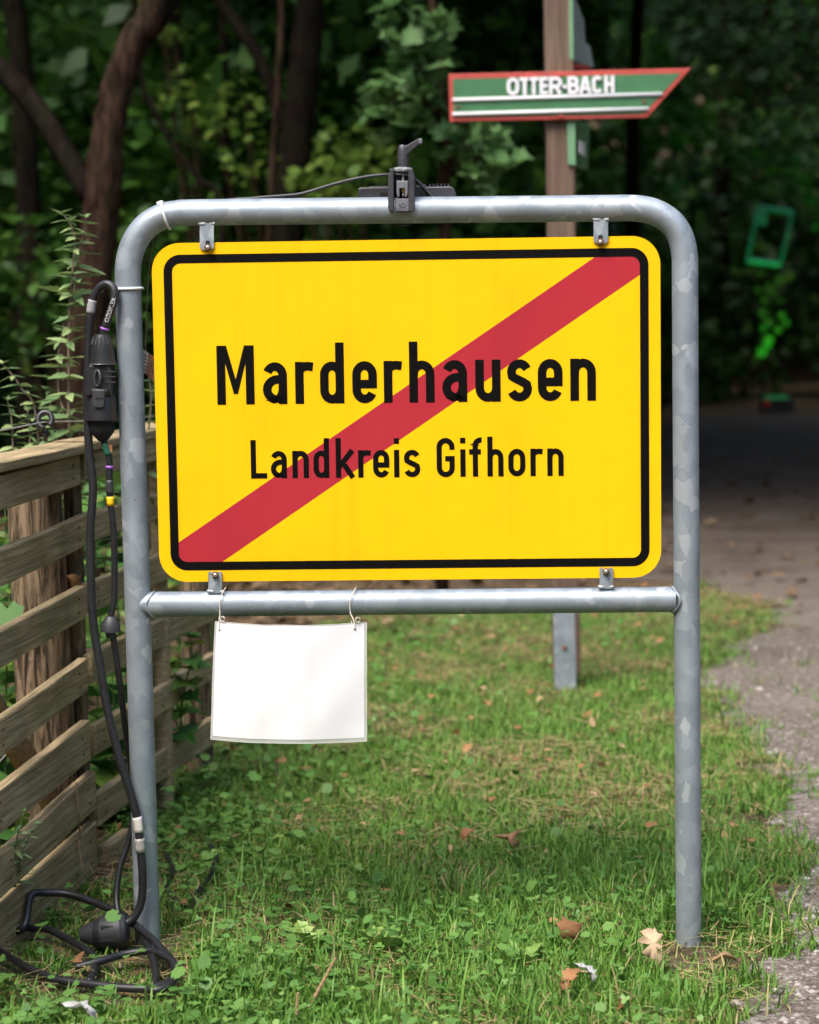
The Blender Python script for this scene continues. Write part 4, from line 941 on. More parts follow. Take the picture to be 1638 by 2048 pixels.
# taller tufts in front and along the path edge and the post feet
tp = []
for (px, py, n, s) in [(1380, 1890, 260, .10), (1420, 1960, 300, .14), (1300, 1990, 200, .12), (1200, 2030, 160, .12), (1040, 1960, 220, .10), (1000, 2020, 180, .10), (900, 1880, 160, .14), (1130, 1830, 220, .2), (1480, 1800, 360, .16), (1560, 1830, 260, .12), (1440, 1850, 220, .1), (700, 1830, 140, .2), (600, 1900, 130, .15), (330, 1900, 120, .10), (210, 1900, 140, .05), (520, 1980, 160, .14), (300, 2010, 180, .12), (120, 2020, 120, .14), (800, 2030, 160, .16), (1560, 2000, 140, .08), (1500, 2040, 160, .08), (1520, 1620, 160, .1), (1600, 1470, 90, .08), (30, 1830, 60, .04), (90, 1800, 40, .03), (1330, 1760, 200, .2), (480, 1830, 120, .15), (1460, 1400, 200, .16), (1420, 1310, 220, .16), (1600, 1640, 120, .1)]:
    c = G(px, py); tp.append(np.stack([NR.normal(c.x, s, n), NR.normal(c.y, s*1.2, n)], -1))
xy2 = np.concatenate(tp); xy2 = xy2[inpoly(xy2[:, 0], xy2[:, 1], LAWN)]; xy2 = xy2[NR.uniform(0, 1, len(xy2)) < edge_w(xy2[:, 0], xy2[:, 1])]
eg = []
for p in pl[4:-40:1]:
    if p.y > 9: continue
    n = R.choice((0, 4, 8, 18, 30)); q = Vector((p.x-.02+R.uniform(-.05, .05), p.y+R.uniform(-.05, .05))); eg.append(np.stack([NR.normal(q.x, .03, n), NR.normal(q.y, .04, n)], -1))
for k in range(26):
    y = R.uniform(4.4, 8.5); x = .19*y-.02+R.uniform(-.25, .12); n = R.randint(6, 22)
    eg.append(np.stack([NR.normal(x, .02, n), NR.normal(y, .03, n)], -1))
eg = np.concatenate(eg); ne_ = len(eg)
tag(blades('verge_grass', eg, NR.gamma(5, .0085, ne_), NR.uniform(.0025, .0045, ne_), np.where(NR.uniform(0, 1, ne_) < .2, .86, np.clip(NR.normal(.33, .14, ne_), 0, .7)), M['grass'], .75), 'ragged grass fringe along the gravel path edge', 'grass', kind='stuff')
N2 = len(xy2)
g2 = blades('grass_tufts', xy2, NR.gamma(6, .0115, N2)*trodden(xy2), NR.uniform(.0028, .0052, N2), np.where(NR.uniform(0, 1, N2) < .05, .85, np.clip(NR.normal(.33, .14, N2), 0, .7)), M['grass'], .6)
tag(g2, 'longer dark green grass tufts around the post feet and path edge', 'grass', kind='stuff')
# straw lying flat
N3 = 8000
xy3 = pts_in(LAWN, N3, lambda x, y: np.clip((bare(x, y)-.35)*2.2+.5*(edge_w(x, y) < .9), .03, 1)*(edge_w(x+.08, y) > 0))
rt = rotmats(N3, .16)
tag(scatter('dry_straw', [(-.5, -.02, 0), (.5, -.015, .05), (.5, .015, .05), (-.5, .02, 0)], [[0, 1, 2, 3]], np.column_stack([xy3, NR.uniform(.006, .03, N3)]), rt, NR.uniform(.03, .10, N3), NR.uniform(.78, 1, N3), M['grass']), 'dry straw blades lying flat between the grass', 'straw', kind='stuff')
# low round-leaved ground cover (clover, ground ivy), denser in front and along the fence
def disc(n, ph=0): return [(.5*math.cos(2*math.pi*k/n+ph)*(1-.18*math.cos(2*math.pi*k/n)**8), .5+.5*math.sin(2*math.pi*k/n+ph), .06*math.cos(4*math.pi*k/n)) for k in range(n)]
CL = []; CF = []
for k in range(3):
    a = k*2*math.pi/3
    for x, y, z in disc(7):
        CL.append((x*math.cos(a)*.75-y*math.sin(a)*.8, x*math.sin(a)*.75+y*math.cos(a)*.8, z+.10*y)); 
    CF.append([k*7+i for i in range(7)])
KID = [(0, .16, 0)]
for k in range(15):
    a = -1.25+k*(math.pi+2.5)/14; q = (.54 if k % 2 == 0 else .46)*(1-.05*math.cos(a)); KID.append((q*math.cos(a), .45+q*math.sin(a), .10*abs(math.cos(a))-.03*math.sin(a*2)))
NK = len(KID)
def cw(x, y):
    left = np.clip((-.1-x)*1.6, 0, 1)*np.clip((6.6-y)/1.2, 0, 1); front = np.clip((4.9-y)/.5, 0, 1)
    return np.clip(.10+.8*left+.55*front*(nz2(x, y, 4, 8) > .42), 0, 1)*np.where(x > .75, .35, 1)*edge_w(x, y)
xy4 = pts_in(LAWN, 2400, lambda x, y: cw(x, y)*(y < 5.4)); xy4 = xy4[NR.uniform(0, 1, len(xy4)) < trodden(xy4)**3]; N4 = len(xy4)
tag(scatter('clover', CL, CF, np.column_stack([xy4, NR.gamma(4, .010, N4)]), rotmats(N4, .35), NR.uniform(.009, .017, N4), np.clip(NR.normal(.45, .2, N4), 0, .95), M['cover']), 'three-leaved clover growing through the lawn', 'clover', kind='stuff')
xy5 = pts_in(LAWN, 1400, cw); xy5 = xy5[NR.uniform(0, 1, len(xy5)) < trodden(xy5)**3]; N5 = len(xy5)
tag(scatter('ground_ivy', KID, [list(range(NK))], np.column_stack([xy5, NR.gamma(4, .009, N5)]), rotmats(N5, .45), NR.uniform(.010, .024, N5), np.clip(NR.normal(.4, .22, N5), 0, 1), M['cover']), 'round toothed ground ivy leaves near the fence and in front', 'ground cover', kind='stuff')
# denser leafy fringe along the fence foot and right behind the left post
fr = []
for (px, py, n, s) in [(400, 1520, 420, .17), (450, 1480, 350, .22), (350, 1600, 350, .13), (330, 1680, 220, .10), (60, 1900, 200, .10), (130, 1930, 200, .12), (40, 2010, 260, .14), (200, 2020, 200, .12), (400, 1900, 150, .14), (440, 1700, 250, .2), (560, 1560, 260, .22), (380, 1780, 160, .12), (90, 1850, 120, .06), (300, 2040, 200, .16), (660, 1420, 200, .3), (900, 1300, 240, .35), (1230, 1270, 240, .3), (500, 1960, 220, .16), (760, 1930, 160, .18), (950, 1940, 160, .14)]:
    n = int(n*.4); c = G(px, py); fr.append(np.column_stack([NR.normal(c.x, s, n), NR.normal(c.y, s*1.3, n), NR.gamma(4, .013, n)]))
p6 = np.concatenate(fr); p6 = p6[inpoly(p6[:, 0], p6[:, 1], LAWN)]; p6 = p6[NR.uniform(0, 1, len(p6)) < trodden(p6[:, :2])**3]; N6 = len(p6)
tag(scatter('leafy_fringe', KID, [list(range(NK))], p6, rotmats(N6, .5), NR.uniform(.012, .032, N6), np.clip(NR.normal(.35, .2, N6), 0, 1), M['cover']), 'leafy green fringe of low weeds along the fence foot', 'ground cover', kind='stuff')
# leaf litter and twigs at the edge of the wood
N7 = 9000
x7 = NR.uniform(-6, 5, N7); y7 = 8.2+NR.gamma(2, 2.2, N7); x7 = np.where((x7 > y7*.02-.1) & (NR.uniform(0, 1, N7) < .85), -np.abs(x7)-.3, x7)
tag(scatter('leaf_litter', LEAF6[0], LEAF6[1], np.column_stack([x7, y7, NR.uniform(.004, .03, N7)]), rotmats(N7, .4), NR.uniform(.04, .09, N7), NR.uniform(0, 1, N7), leafmat('old_litter', [(0, (.045, .028, .016)), (.7, (.11, .07, .04)), (1, (.24, .16, .09))], .9, .05)), 'brown leaf litter on the forest floor behind the lawn', 'leaf litter', kind='stuff')
N8 = 260; xy8 = pts_in(LAWN, N8, lambda x, y: (.3+.7*(y > 5))*edge_w(x+.1, y))
tag(scatter('small_fallen_leaves', LEAF6[0], LEAF6[1], np.column_stack([xy8, NR.uniform(.012, .045, N8)]), rotmats(N8, .5), NR.uniform(.02, .045, N8), NR.uniform(0, .8, N8), M['litter']), 'scattered small brown leaf bits in the lawn', 'leaf litter', kind='stuff')
# pebbles on the path
N9 = 12000
PATHP = [(p.x, p.y) for p in pl]+[(p.x, p.y) for p in right[::-1]]
xy9 = pts_in([p for p in PATHP], N9, lambda x, y: np.where((y < 9) & (x < y*.2+.3), np.clip((4.6/np.maximum(y, 3))**3, .03, 1), 0))
OCT = ([(1, 0, 0), (.1, 1, 0), (-1, .1, 0), (0, -1, 0), (0, 0, .6), (.5, .6, .35), (-.5, -.5, .4)], [[0, 1, 5], [1, 2, 4, 5], [2, 3, 6], [3, 0, 4, 6], [0, 5, 4], [2, 6, 4]])
tag(scatter('pebbles', OCT[0], OCT[1], np.column_stack([xy9, np.full(N9, .003)]), rotmats(N9, .2), NR.gamma(3, .0013, N9), NR.uniform(0, 1, N9), leafmat('pebble', [(0, (.11, .09, .075)), (.6, (.21, .185, .165)), (1, (.36, .34, .32))], .85, 0)), 'small grey pebbles and grit on the path', 'gravel', kind='stuff')

# ---- single fallen leaves that can be picked out
def leaf_thing(name, px, py, size, rnd, label, shape, hgt=.03, curl=.25, m=None, tilt=(.5, .3), yaw=0.0):
    c = G(px, py); c.z = hgt
    T = (np.asarray(shape[0], float)+NR.normal(0, .035, (len(shape[0]), 3)))*size; T[:, 2] += curl*size*(T[:, 0]/size)**2*1.6+.15*size*np.sin(T[:, 1]/size*4)
    e = Matrix.Rotation(yaw, 3, 'Z') @ Matrix.Rotation(tilt[0], 3, 'X') @ Matrix.Rotation(tilt[1], 3, 'Y')
    rt_ = np.array(e)[None]
    o = scatter(name, T, shape[1], np.array([[0, 0, 0]]), rt_, np.array([1.0]), np.array([rnd]), m or M['litter'])
    o.location = c; o.modifiers.new('thick', 'SOLIDIFY').thickness = .0012
    return tag(o, label, 'leaf', 'fallen leaves on the lawn')
OAK = ([(0, 0, 0), (.10, .08, 0), (.20, .16, .02), (.13, .26, 0), (.30, .36, .03), (.18, .46, 0), (.34, .58, .04), (.20, .68, 0), (.24, .82, .02), (.08, .90, 0), (0, 1, 0), (-.08, .90, 0), (-.24, .82, .02), (-.20, .68, 0), (-.34, .58, .04), (-.18, .46, 0), (-.30, .36, .03), (-.13, .26, 0), (-.20, .16, .02), (-.10, .08, 0), (0, .5, -.04)], [[20, i, i+1] for i in range(0, 19)]+[[20, 19, 0]])
NOAK = ([(x*.75, y, z) for x, y, z in OAK[0]], OAK[1])
leaf_thing('fallen_leaf', 1318, 1965, .092, .95, 'large pale tan curled leaf in the grass before the right post', NOAK, .03, .9, tilt=(.95, -.5), yaw=.35)
leaf_thing('fallen_leaf', 1138, 1925, .055, .12, 'orange brown leaf in the grass left of the pale curled leaf', MAPLE, .05, .3, tilt=(.9, .2), yaw=.2)
leaf_thing('fallen_leaf', 1130, 2020, .055, .40, 'reddish tan leaf in the grass at the lower picture edge', OAK, .035, .6, tilt=(.8, .1), yaw=-.6)
leaf_thing('fallen_leaf', 1030, 1720, .06, .5, 'dusty brown leaf in the lawn between the posts', MAPLE, .03, .5, tilt=(.6, 0), yaw=1.2)
leaf_thing('fallen_leaf', 925, 1705, .045, .25, 'small rusty leaf in the lawn left of the dusty brown one', LEAF6, .03, .4, tilt=(.6, .2), yaw=-1)
leaf_thing('fallen_leaf', 1475, 1945, .05, .7, 'small pale leaf lying at the gravel path edge', LEAF6, .02, .4, tilt=(.3, .2), yaw=1.5)
leaf_thing('fallen_leaf', 1118, 1375, .07, .05, 'rust brown leaf at the foot of the guide post', MAPLE, .04, .3, tilt=(1.0, .1), yaw=.4)
leaf_thing('fallen_leaf', 1190, 2005, .05, 1.0, 'whitish downy leaf scrap at the lower picture edge', OAK, .04, .5, simple('downy_white', (.42, .42, .40), .8), (.7, .2), .9)
leaf_thing('fallen_leaf', 195, 2105, .075, 1.0, 'white torn leaf in the lower left grass', OAK, .05, .5, bpy.data.materials['downy_white'], (.6, .2), 1.3)
leaf_thing('fallen_leaf', 152, 1165, .05, .5, 'dry brown leaf caught between two fence planks', OAK, .03, .5, tilt=(1.2, .4), yaw=2.8).location = W(152, 1183, 4.98)

# ---- plants with leaves as parts
def leafmesh(name, shape, m, r0, fold=.12):
    T = np.asarray(shape[0], float).copy(); T[:, 2] += fold*np.abs(T[:, 0])-.12*T[:, 1]**2
    me = bpy.data.meshes.new(name); me.from_pydata([tuple(a) for a in T], [], [list(f) for f in shape[1]]); me.materials.append(m)
    a = me.attributes.new('rnd', 'FLOAT', 'FACE'); a.data.foreach_set('value', [r0]*len(me.polygons)); me.update(); return me
NETTLE = ([(0, 0, 0), (.10, .05, 0), (.16, .14, .01), (.13, .18, 0), (.185, .28, .01), (.15, .33, 0), (.18, .45, .01), (.13, .50, 0), (.14, .62, 0), (.08, .70, 0), (.07, .82, 0), (0, 1, 0), (-.07, .82, 0), (-.08, .70, 0), (-.14, .62, 0), (-.13, .50, 0), (-.18, .45, .01), (-.15, .33, 0), (-.185, .28, .01), (-.13, .18, 0), (-.16, .14, .01), (-.10, .05, 0), (0, .4, -.02)], [[22, i, i+1] for i in range(0, 21)]+[[22, 21, 0]])
LM = {'nettle': [leafmesh('nettle_leaf', NETTLE, M['leaf_weed'], r) for r in (.1, .45, .8, 1.0)],
      'broad': [leafmesh('broad_leaf', (KID, [list(range(NK))]), M['leaf_broad'], r) for r in (.05, .35, .6, .8)],
      'maple': [leafmesh('maple_leaf', MAPLE, M['leaf_broad'], r) for r in (.1, .4, .7, .95)]}
def put_leaf(parent, kind, p, d, size, up=Vector((0, 0, 1))):
    d = d.normalized(); xax = d.cross(up)
    if xax.length < .05: xax = d.cross(Vector((0, 1, 0)))
    xax.normalize(); z = xax.cross(d)
    m4 = Matrix((xax, d, z)).transposed().to_4x4() @ Matrix.Rotation(R.uniform(-.5, .5), 4, 'Y')
    o = bpy.data.objects.new('leaf', R.choice(LM[kind])); col.objects.link(o); o.parent = parent
    o.matrix_local = Matrix.Translation(p-ORG[parent]) @ m4 @ Matrix.Scale(size, 4); return o
def herb(name, label, cat, stems, kind, size, step, group=None, mstem='stem', sr=.0035, whorl=2, droop=.3):
    root = stems[0][0].copy(); root.z = 0
    t_ = thing(name, root, label, cat, group)
    for st in stems:
        ln_ = spline(st, 8); n = len(ln_); 
        obj('stem', tube(ln_, [sr*(1-.7*i/n) for i in range(n)], 6), M[mstem], t_, True)
        acc, a0 = 0, R.uniform(0, 6); L = sum((b-a).length for a, b in zip(ln_[:-1], ln_[1:])); run = 0
        for a, b in zip(ln_[:-1], ln_[1:]):
            acc += (b-a).length; run += (b-a).length
            if acc >= step*(1.25-.6*run/L):
                acc = 0; a0 += 1.57+R.uniform(-.4, .4)
                for k in range(whorl):
                    an = a0+k*2*math.pi/whorl; f = 1-.62*(run/L)**1.5
                    put_leaf(t_, kind, b, Vector((math.cos(an), math.sin(an)*.9, R.uniform(-droop, .35))), size*f*R.uniform(.75, 1.2))
        for k in range(4):
            an = R.uniform(0, 6); put_leaf(t_, kind, ln_[-1], Vector((math.cos(an), math.sin(an), .5)), size*.35)
    return t_
Yw = 5.25
herb('tall_weed', 'tall green weed with paired pointed leaves rising above the fence beside the post', 'plant',
     [[W(141, 1150, Yw), W(138, 860, Yw), W(137, 700, Yw), W(140, 600, Yw), W(147, 520, Yw), W(149, 470, Yw), W(134, 438, Yw), W(120, 427, Yw)],
      [W(145, 620, Yw+.03), W(153, 540, Yw+.04), W(163, 480, Yw+.05), W(172, 435, Yw+.05)],
      [W(140, 850, Yw+.05), W(118, 790, Yw+.08), W(118, 700, Yw+.06), W(128, 640, Yw+.06)]], 'nettle', .092, .030, whorl=3)
herb('tall_weed', 'leaning weed with purplish stem at the left picture edge above the fence', 'plant',
     [[W(90, 1100, Yw), W(72, 835, Yw), W(45, 780, Yw), W(20, 745, Yw), W(4, 728, Yw)]], 'nettle', .085, .03, whorl=3)
herb('tall_weed', 'pale green weed showing in the gap right of the left post', 'plant',
     [[W(300, 1100, 5.5), W(296, 900, 5.5), W(302, 800, 5.5), W(296, 740, 5.5)]], 'nettle', .07, .035, whorl=2)
herb('tall_weed', 'bushy weed just behind the fence cap under the insulator', 'plant',
     [[W(30, 1150, Yw), W(25, 870, Yw), W(15, 800, Yw)], [W(150, 1150, Yw+.1), W(160, 860, Yw+.1), W(170, 790, Yw+.1)], [W(110, 1150, Yw+.1), W(105, 880, Yw+.1), W(100, 780, Yw+.1)], [W(60, 1150, Yw), W(60, 890, Yw), W(55, 820, Yw)], [W(190, 1150, Yw+.2), W(185, 900, Yw+.2), W(190, 830, Yw+.2)]], 'nettle', .08, .026, whorl=3)
herb('broadleaf_weed', 'large round leaved plant showing between planks behind the hanging cables', 'plant',
     [[W(215, 1700, 5.5), W(225, 1500, 5.45), W(228, 1400, 5.4), W(222, 1330, 5.4)], [W(210, 1700, 5.5), W(195, 1450, 5.5), W(200, 1250, 5.5), W(215, 1080, 5.5)], [W(235, 1700, 5.6), W(240, 1300, 5.6), W(220, 1050, 5.6), W(205, 985, 5.6)]], 'broad', .12, .06, mstem='stem_green', whorl=2)
herb('broadleaf_weed', 'leafy plant showing through the fence gaps at the left picture edge', 'plant',
     [[W(10, 1750, 5.2), W(12, 1400, 5.2), W(18, 1200, 5.2), W(10, 1020, 5.2)], [W(25, 1700, 5.3), W(30, 1350, 5.3), W(20, 1150, 5.3)]], 'broad', .085, .04, mstem='stem_green', whorl=2)
herb('maple_seedling', 'young maple with lobed leaves beside the dark metal-edged board', 'plant',
     [[W(360, 1500, 5.72), W(365, 1400, 5.7), W(380, 1330, 5.65), W(385, 1275, 5.62)], [W(365, 1480, 5.8), W(340, 1400, 5.85), W(335, 1330, 5.9)]], 'maple', .115, .045, mstem='stem_green', sr=.004, whorl=2)
herb('nettle_shoot', 'small nettle shoot with toothed leaves hanging over the lower plank', 'plant',
     [[G(20, 1850), W(30, 1700, 4.42), W(48, 1625, 4.42)], [G(20, 1850), W(40, 1720, 4.42), W(70, 1650, 4.42)]], 'nettle', .055, .022, mstem='stem_green', sr=.002, whorl=2)
NB_ = 2600
xb = NR.uniform(-2.3, -.80, NB_); yb = NR.uniform(4.7, 8.2, NB_); xb = np.minimum(xb, -.80+np.clip((yb-5.0)*.2, 0, .4)-.06); zb = NR.uniform(0, 1, NB_)**1.6*.75
tag(scatter('weeds_behind_fence', KID, [list(range(NK))], np.column_stack([xb, yb, zb]), rotmats(NB_, .6), NR.uniform(.03, .09, NB_), NR.uniform(0, 1, NB_), M['leaf_broad']), 'bright leafy weeds growing behind the plank fence', 'weeds', kind='stuff')
# dry stalk with side twigs before the fence
ds = thing('dry_stalk', G(168, 1800), 'dry brown branching weed stalk in front of the fence corner', 'plant')
for path in ([(152, 1565), (158, 1625), (160, 1680), (150, 1700), (132, 1702)], [(160, 1625), (168, 1640)], [(155, 1680), (165, 1735)], [(150, 1682), (130, 1705), (125, 1738), (120, 1755)], [(132, 1703), (140, 1745), (152, 1790)]):
    obj('twig', tube([W(x, y, 4.86+R.uniform(-.02, .02)) for x, y in path], .0018, 5), M['stem_dry'], ds)
obj('stem', tube([W(152, 1790, 4.86), W(160, 1820, 4.86), G(162, 1835)], .002, 5), M['stem_dry'], ds)
# plantain seed stalks in front
for px, py, tx, ty, lb in ((600, 2050, 672, 1915, 'tall tan plantain seed spike leaning at the lower picture edge'), (592, 2060, 596, 1985, 'short tan plantain seed spike beside the taller leaning one')):
    p = G(px, py); q = p+(W(tx, ty, p.y)-p); sp_ = thing('seed_spike', p, lb, 'plant')
    obj('stem', tube([p, p.lerp(q, .5)], .0016, 6), M['stem_dry'], sp_)
    obj('spike', tube([p.lerp(q, .4+.6*k/16) for k in range(17)], [.0035*(1+.25*(k % 2))*(1-.4*k/16) for k in range(17)], 8), M['stem_dry'], sp_)
# dandelion rosettes in front (bright upright leaves)
LM['dandelion'] = [leafmesh('dandelion_leaf', OAK, M['cover'], r, .3) for r in (.85, 1.0)]
for px, py, n, lb in ((1042, 1945, 6, 'bright green dandelion rosette in the front middle of the lawn'), (770, 1920, 6, 'yellow-green dandelion rosette left of the front middle'), (620, 1905, 6, 'light dandelion rosette in front below the hanging sheet')):
    c = G(px, py); dl = thing('dandelion', c, lb, 'plant', 'dandelions in the lawn')
    for k in range(n):
        a = k*6.28/n+R.uniform(-.3, .3); put_leaf(dl, 'dandelion', c+Vector((0, 0, .01)), Vector((math.cos(a), math.sin(a), R.uniform(.5, 1.4))), R.uniform(.045, .08))

# ================================================================ FOREST
def clump_points(centres, radii, per):
    c = np.repeat(centres, per, 0); r = np.repeat(radii, per, 0); n = len(c)
    d = NR.normal(0, 1, (n, 3)); d /= np.linalg.norm(d, axis=1)[:, None]; q = NR.uniform(.35, 1, n)**.5
    return c+d*r*q[:, None]
def foliage(name, centres, radii, per, size, m, shape=LEAF4, parent=None, origin=(0, 0, 0), rn=(.4, .22), tilt=.9):
    p = clump_points(np.asarray(centres, float), np.asarray(radii, float), per); p[:, 2] = np.maximum(p[:, 2], .03); n = len(p)
    return scatter(name, shape[0], shape[1], p, rotmats(n, tilt), NR.uniform(size*.6, size*1.3, n), np.clip(NR.normal(rn[0], rn[1], n), 0, 1), m, parent, origin)
# individual trees: trunks traced in the photograph, crowns overhead
def tree(name, label, pix, Y, wpx, top=9.0, crown=True, mleaf='leaf_forest', limbs=(), group='trees behind the sign'):
    pts = [W(x, y, Y) for x, y in pix]
    g = Vector((pts[0].x, Y, 0)); t_ = thing(name, g, label, 'tree', group)
    r = wpx/2*Y/FPX
    up = (pts[-1]-pts[-2]).normalized(); up = (up+Vector((0, 0, 1))*1.2).normalized()
    path = [Vector((g.x, Y, -.1)), Vector((g.x, Y, pts[0].z*.5)) if pts[0].z > .3 else Vector((g.x, Y, .1))]+pts+[pts[-1]+up*2, pts[-1]+up*4]
    sp_ = spline(path, 5); n = len(sp_)
    v, f = tube(sp_, [r*(1.25 if i < 3 else 1.05-.55*i/n)*R.uniform(.94, 1.06) for i in range(n)], 12)
    mb_ = M['bark'] if name in ('leaning_tree', 'thin_tree') else M['bark_shaded']
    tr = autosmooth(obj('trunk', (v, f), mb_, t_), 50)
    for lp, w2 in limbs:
        obj('limb', tube(spline([W(x, y, Y+dy) for x, y, dy in lp], 5), w2/2*Y/FPX, 8), M['bark_shaded'], t_, True)
    if crown:
        tp_ = path[-1]; cs = [tp_+Vector((R.uniform(-1.8, 1.8), R.uniform(-1.2, 2.2), R.uniform(-1.2, 1.4))) for _ in range(16)]
        foliage('crown', [tuple(c) for c in cs], [(1.1, 1.1, .7)]*16, 90, .30, M[mleaf], parent=t_, origin=tuple(g))
    return t_
tree('leaning_tree', 'thick brown trunk leaning right at the upper left with a side limb', [(150, 780), (176, 620), (196, 480), (208, 360), (214, 280), (236, 170), (272, 70), (318, -60)], 9.6, 88,
     limbs=[([(185, 400, 0), (120, 290, .1), (55, 195, .2), (-40, 100, .3)], 46), ([(255, 120, 0), (330, 20, .1), (380, -90, .2)], 40)])
tree('dark_tree', 'dark broad trunk behind the upper left half of the sign', [(562, 760), (572, 500), (588, 330), (606, 160), (622, 0), (630, -90)], 12, 82, limbs=[([(590, 300, 0), (520, 120, .1), (440, 0, .2), (400, -80, .2)], 26)])
tree('thin_tree', 'thin pale brown stem left of the dark broad trunk', [(528, 760), (538, 500), (545, 330), (556, 180), (562, 40), (560, -60)], 10.4, 19)
tree('slim_tree', 'slim dark trunk halfway between leaning and dark broad trunks', [(452, 760), (455, 420), (452, 300), (446, 100), (450, -60)], 13, 30)
tree('slim_tree', 'slim black trunk right beside the leaning tree', [(350, 760), (352, 420), (360, 250), (352, 60), (345, -80)], 14.5, 34)
tree('dark_tree', 'dark trunk at the far left picture edge behind the leaning tree', [(62, 760), (60, 500), (52, 300), (40, 100), (20, -80)], 13, 62)
tree('slanting_sapling', 'thin sapling slanting left above the top bar corner', [(440, 420), (400, 360), (345, 290), (300, 200), (280, 120)], 10.8, 14, crown=False)
tree('slim_tree', 'slim dark trunk deep in the wood above the clamp', [(745, 760), (742, 300), (748, 100), (752, -60)], 16, 34)
tree('slim_tree', 'slim dark trunk right of the guide post deep in the wood', [(1268, 760), (1265, 300), (1272, 100), (1280, -60)], 19, 36)
tree('dark_tree', 'dark trunk behind the path just right of the right post', [(1440, 800), (1446, 400), (1442, 100), (1438, -80)], 29, 40)
# young maple with hanging sprays
my = thing('young_maple', Vector((W(880, 900, 9.8).x, 9.8, 0)), 'young maple with light lobed leaves above the top bar and beside the arrow board', 'tree', 'trees behind the sign')
mp_ = [Vector((W(880, 900, 9.8).x, 9.8, -.05)), W(885, 700, 9.8), W(890, 400, 9.8), W(880, 150, 9.8), W(860, -60, 9.8), W(850, -250, 9.8)]
obj('trunk', tube(spline(mp_, 5), [.035*(1-.6*i/25) for i in range(26)], 8), M['bark'], my, True)
sprays = [((820, 40), 60, 34), ((840, 110), 70, 40), ((800, 170), 60, 34), ((850, 210), 60, 30), ((770, 230), 45, 16), ((960, 280), 55, 24), ((930, 300), 50, 18), ((990, 310), 45, 18), ((965, 350), 30, 9)]
cs, rs = [], []
P_ = []
for (px, py), rr, n in sprays:
    c = W(px, py, 9.6+R.uniform(-.3, .3)); q = rr*9.6/FPX
    P_.append(clump_points(np.array([c]), np.array([[q, q*1.3, q]]), n))
    obj('branch', tube([mp_[3].lerp(mp_[2], R.random()), mp_[3].lerp(c, .6)+Vector((0, 0, .08)), c], [.009, .006, .003], 6), M['bark'], my)
P_ = np.concatenate(P_); nP = len(P_)
scatter('crown', MAPLE[0], MAPLE[1], P_, rotmats(nP, .8), NR.uniform(.07, .13, nP), np.clip(NR.normal(.5, .25, nP), 0, 1), M['leaf_maple'], my, tuple(ORG[my]))
# bushes deep in the wood, some with sunlight painted into the leaf colour
def bush(label, blobs, Y, m, size, per, cat='bush', group='bushes in the wood', hang=None):
    (x0, y0, r0) = blobs[0]; c0 = W(x0, y0, Y); t_ = thing('bush', Vector((c0.x, Y, 0)), label, cat, group)
    cs = [tuple(W(x, y, Y+R.uniform(-.4, .4))) for x, y, r in blobs]; rs = [(r*Y/FPX, r*Y/FPX*1.2, r*Y/FPX) for x, y, r in blobs]
    foliage('foliage', cs, rs, per, size, M[m], LEAF6, t_, tuple(ORG[t_]), rn=(.5, .25), tilt=.8)
    if hang:
        h0 = W(*hang, Y+.5)
        for c in cs: obj('branch', tube([h0, h0.lerp(Vector(c), .5)+Vector((0, 0, .15)), Vector(c)], [.03, .02, .006], 6), M['bark'], t_)
    for c in (cs[:5] if not hang else []): obj('stem', tube([Vector((c0.x, Y, -.02)), Vector((c0.x, Y, .2)).lerp(Vector(c), .5)+Vector((.1, 0, .1)), Vector(c)], [.02, .014, .006], 6), M['bark'], t_)
    return t_
bush('bush in sunlit leaf colour behind the top bar left of the clamp', [(660, 300, 50), (690, 350, 60), (640, 370, 60), (720, 290, 40), (610, 390, 50), (770, 330, 35)], 11.9, 'leaf_sun', .085, 45)
bush('small bush in sunlit leaf colour right of the leaning trunk at top', [(350, 60, 40), (380, 160, 40), (340, 190, 40), (320, 20, 40), (400, 260, 50)], 12.6, 'leaf_sun', .075, 16)
bush('bush in yellowish sunlit colour between the slim trunks', [(490, 200, 60), (500, 300, 70), (480, 390, 60), (430, 230, 40)], 12.3, 'leaf_sun', .075, 24)
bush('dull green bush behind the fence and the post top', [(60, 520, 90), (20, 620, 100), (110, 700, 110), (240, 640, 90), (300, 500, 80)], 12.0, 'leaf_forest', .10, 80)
bush('hanging greyish leaf mass at the upper right beyond the arrow board tip', [(1440, 90, 100), (1520, 60, 110), (1620, 100, 120), (1480, 160, 80), (1570, 140, 90), (1400, 40, 80)], 13, 'leaf_dusty', .10, 130, 'branch', hang=(1760, -500))
bush('dim bush behind the right post above the path', [(1430, 330, 120), (1480, 520, 130), (1410, 640, 120), (1610, 330, 110), (1630, 560, 110), (1330, 420, 110)], 28, 'leaf_dusty', .22, 90)
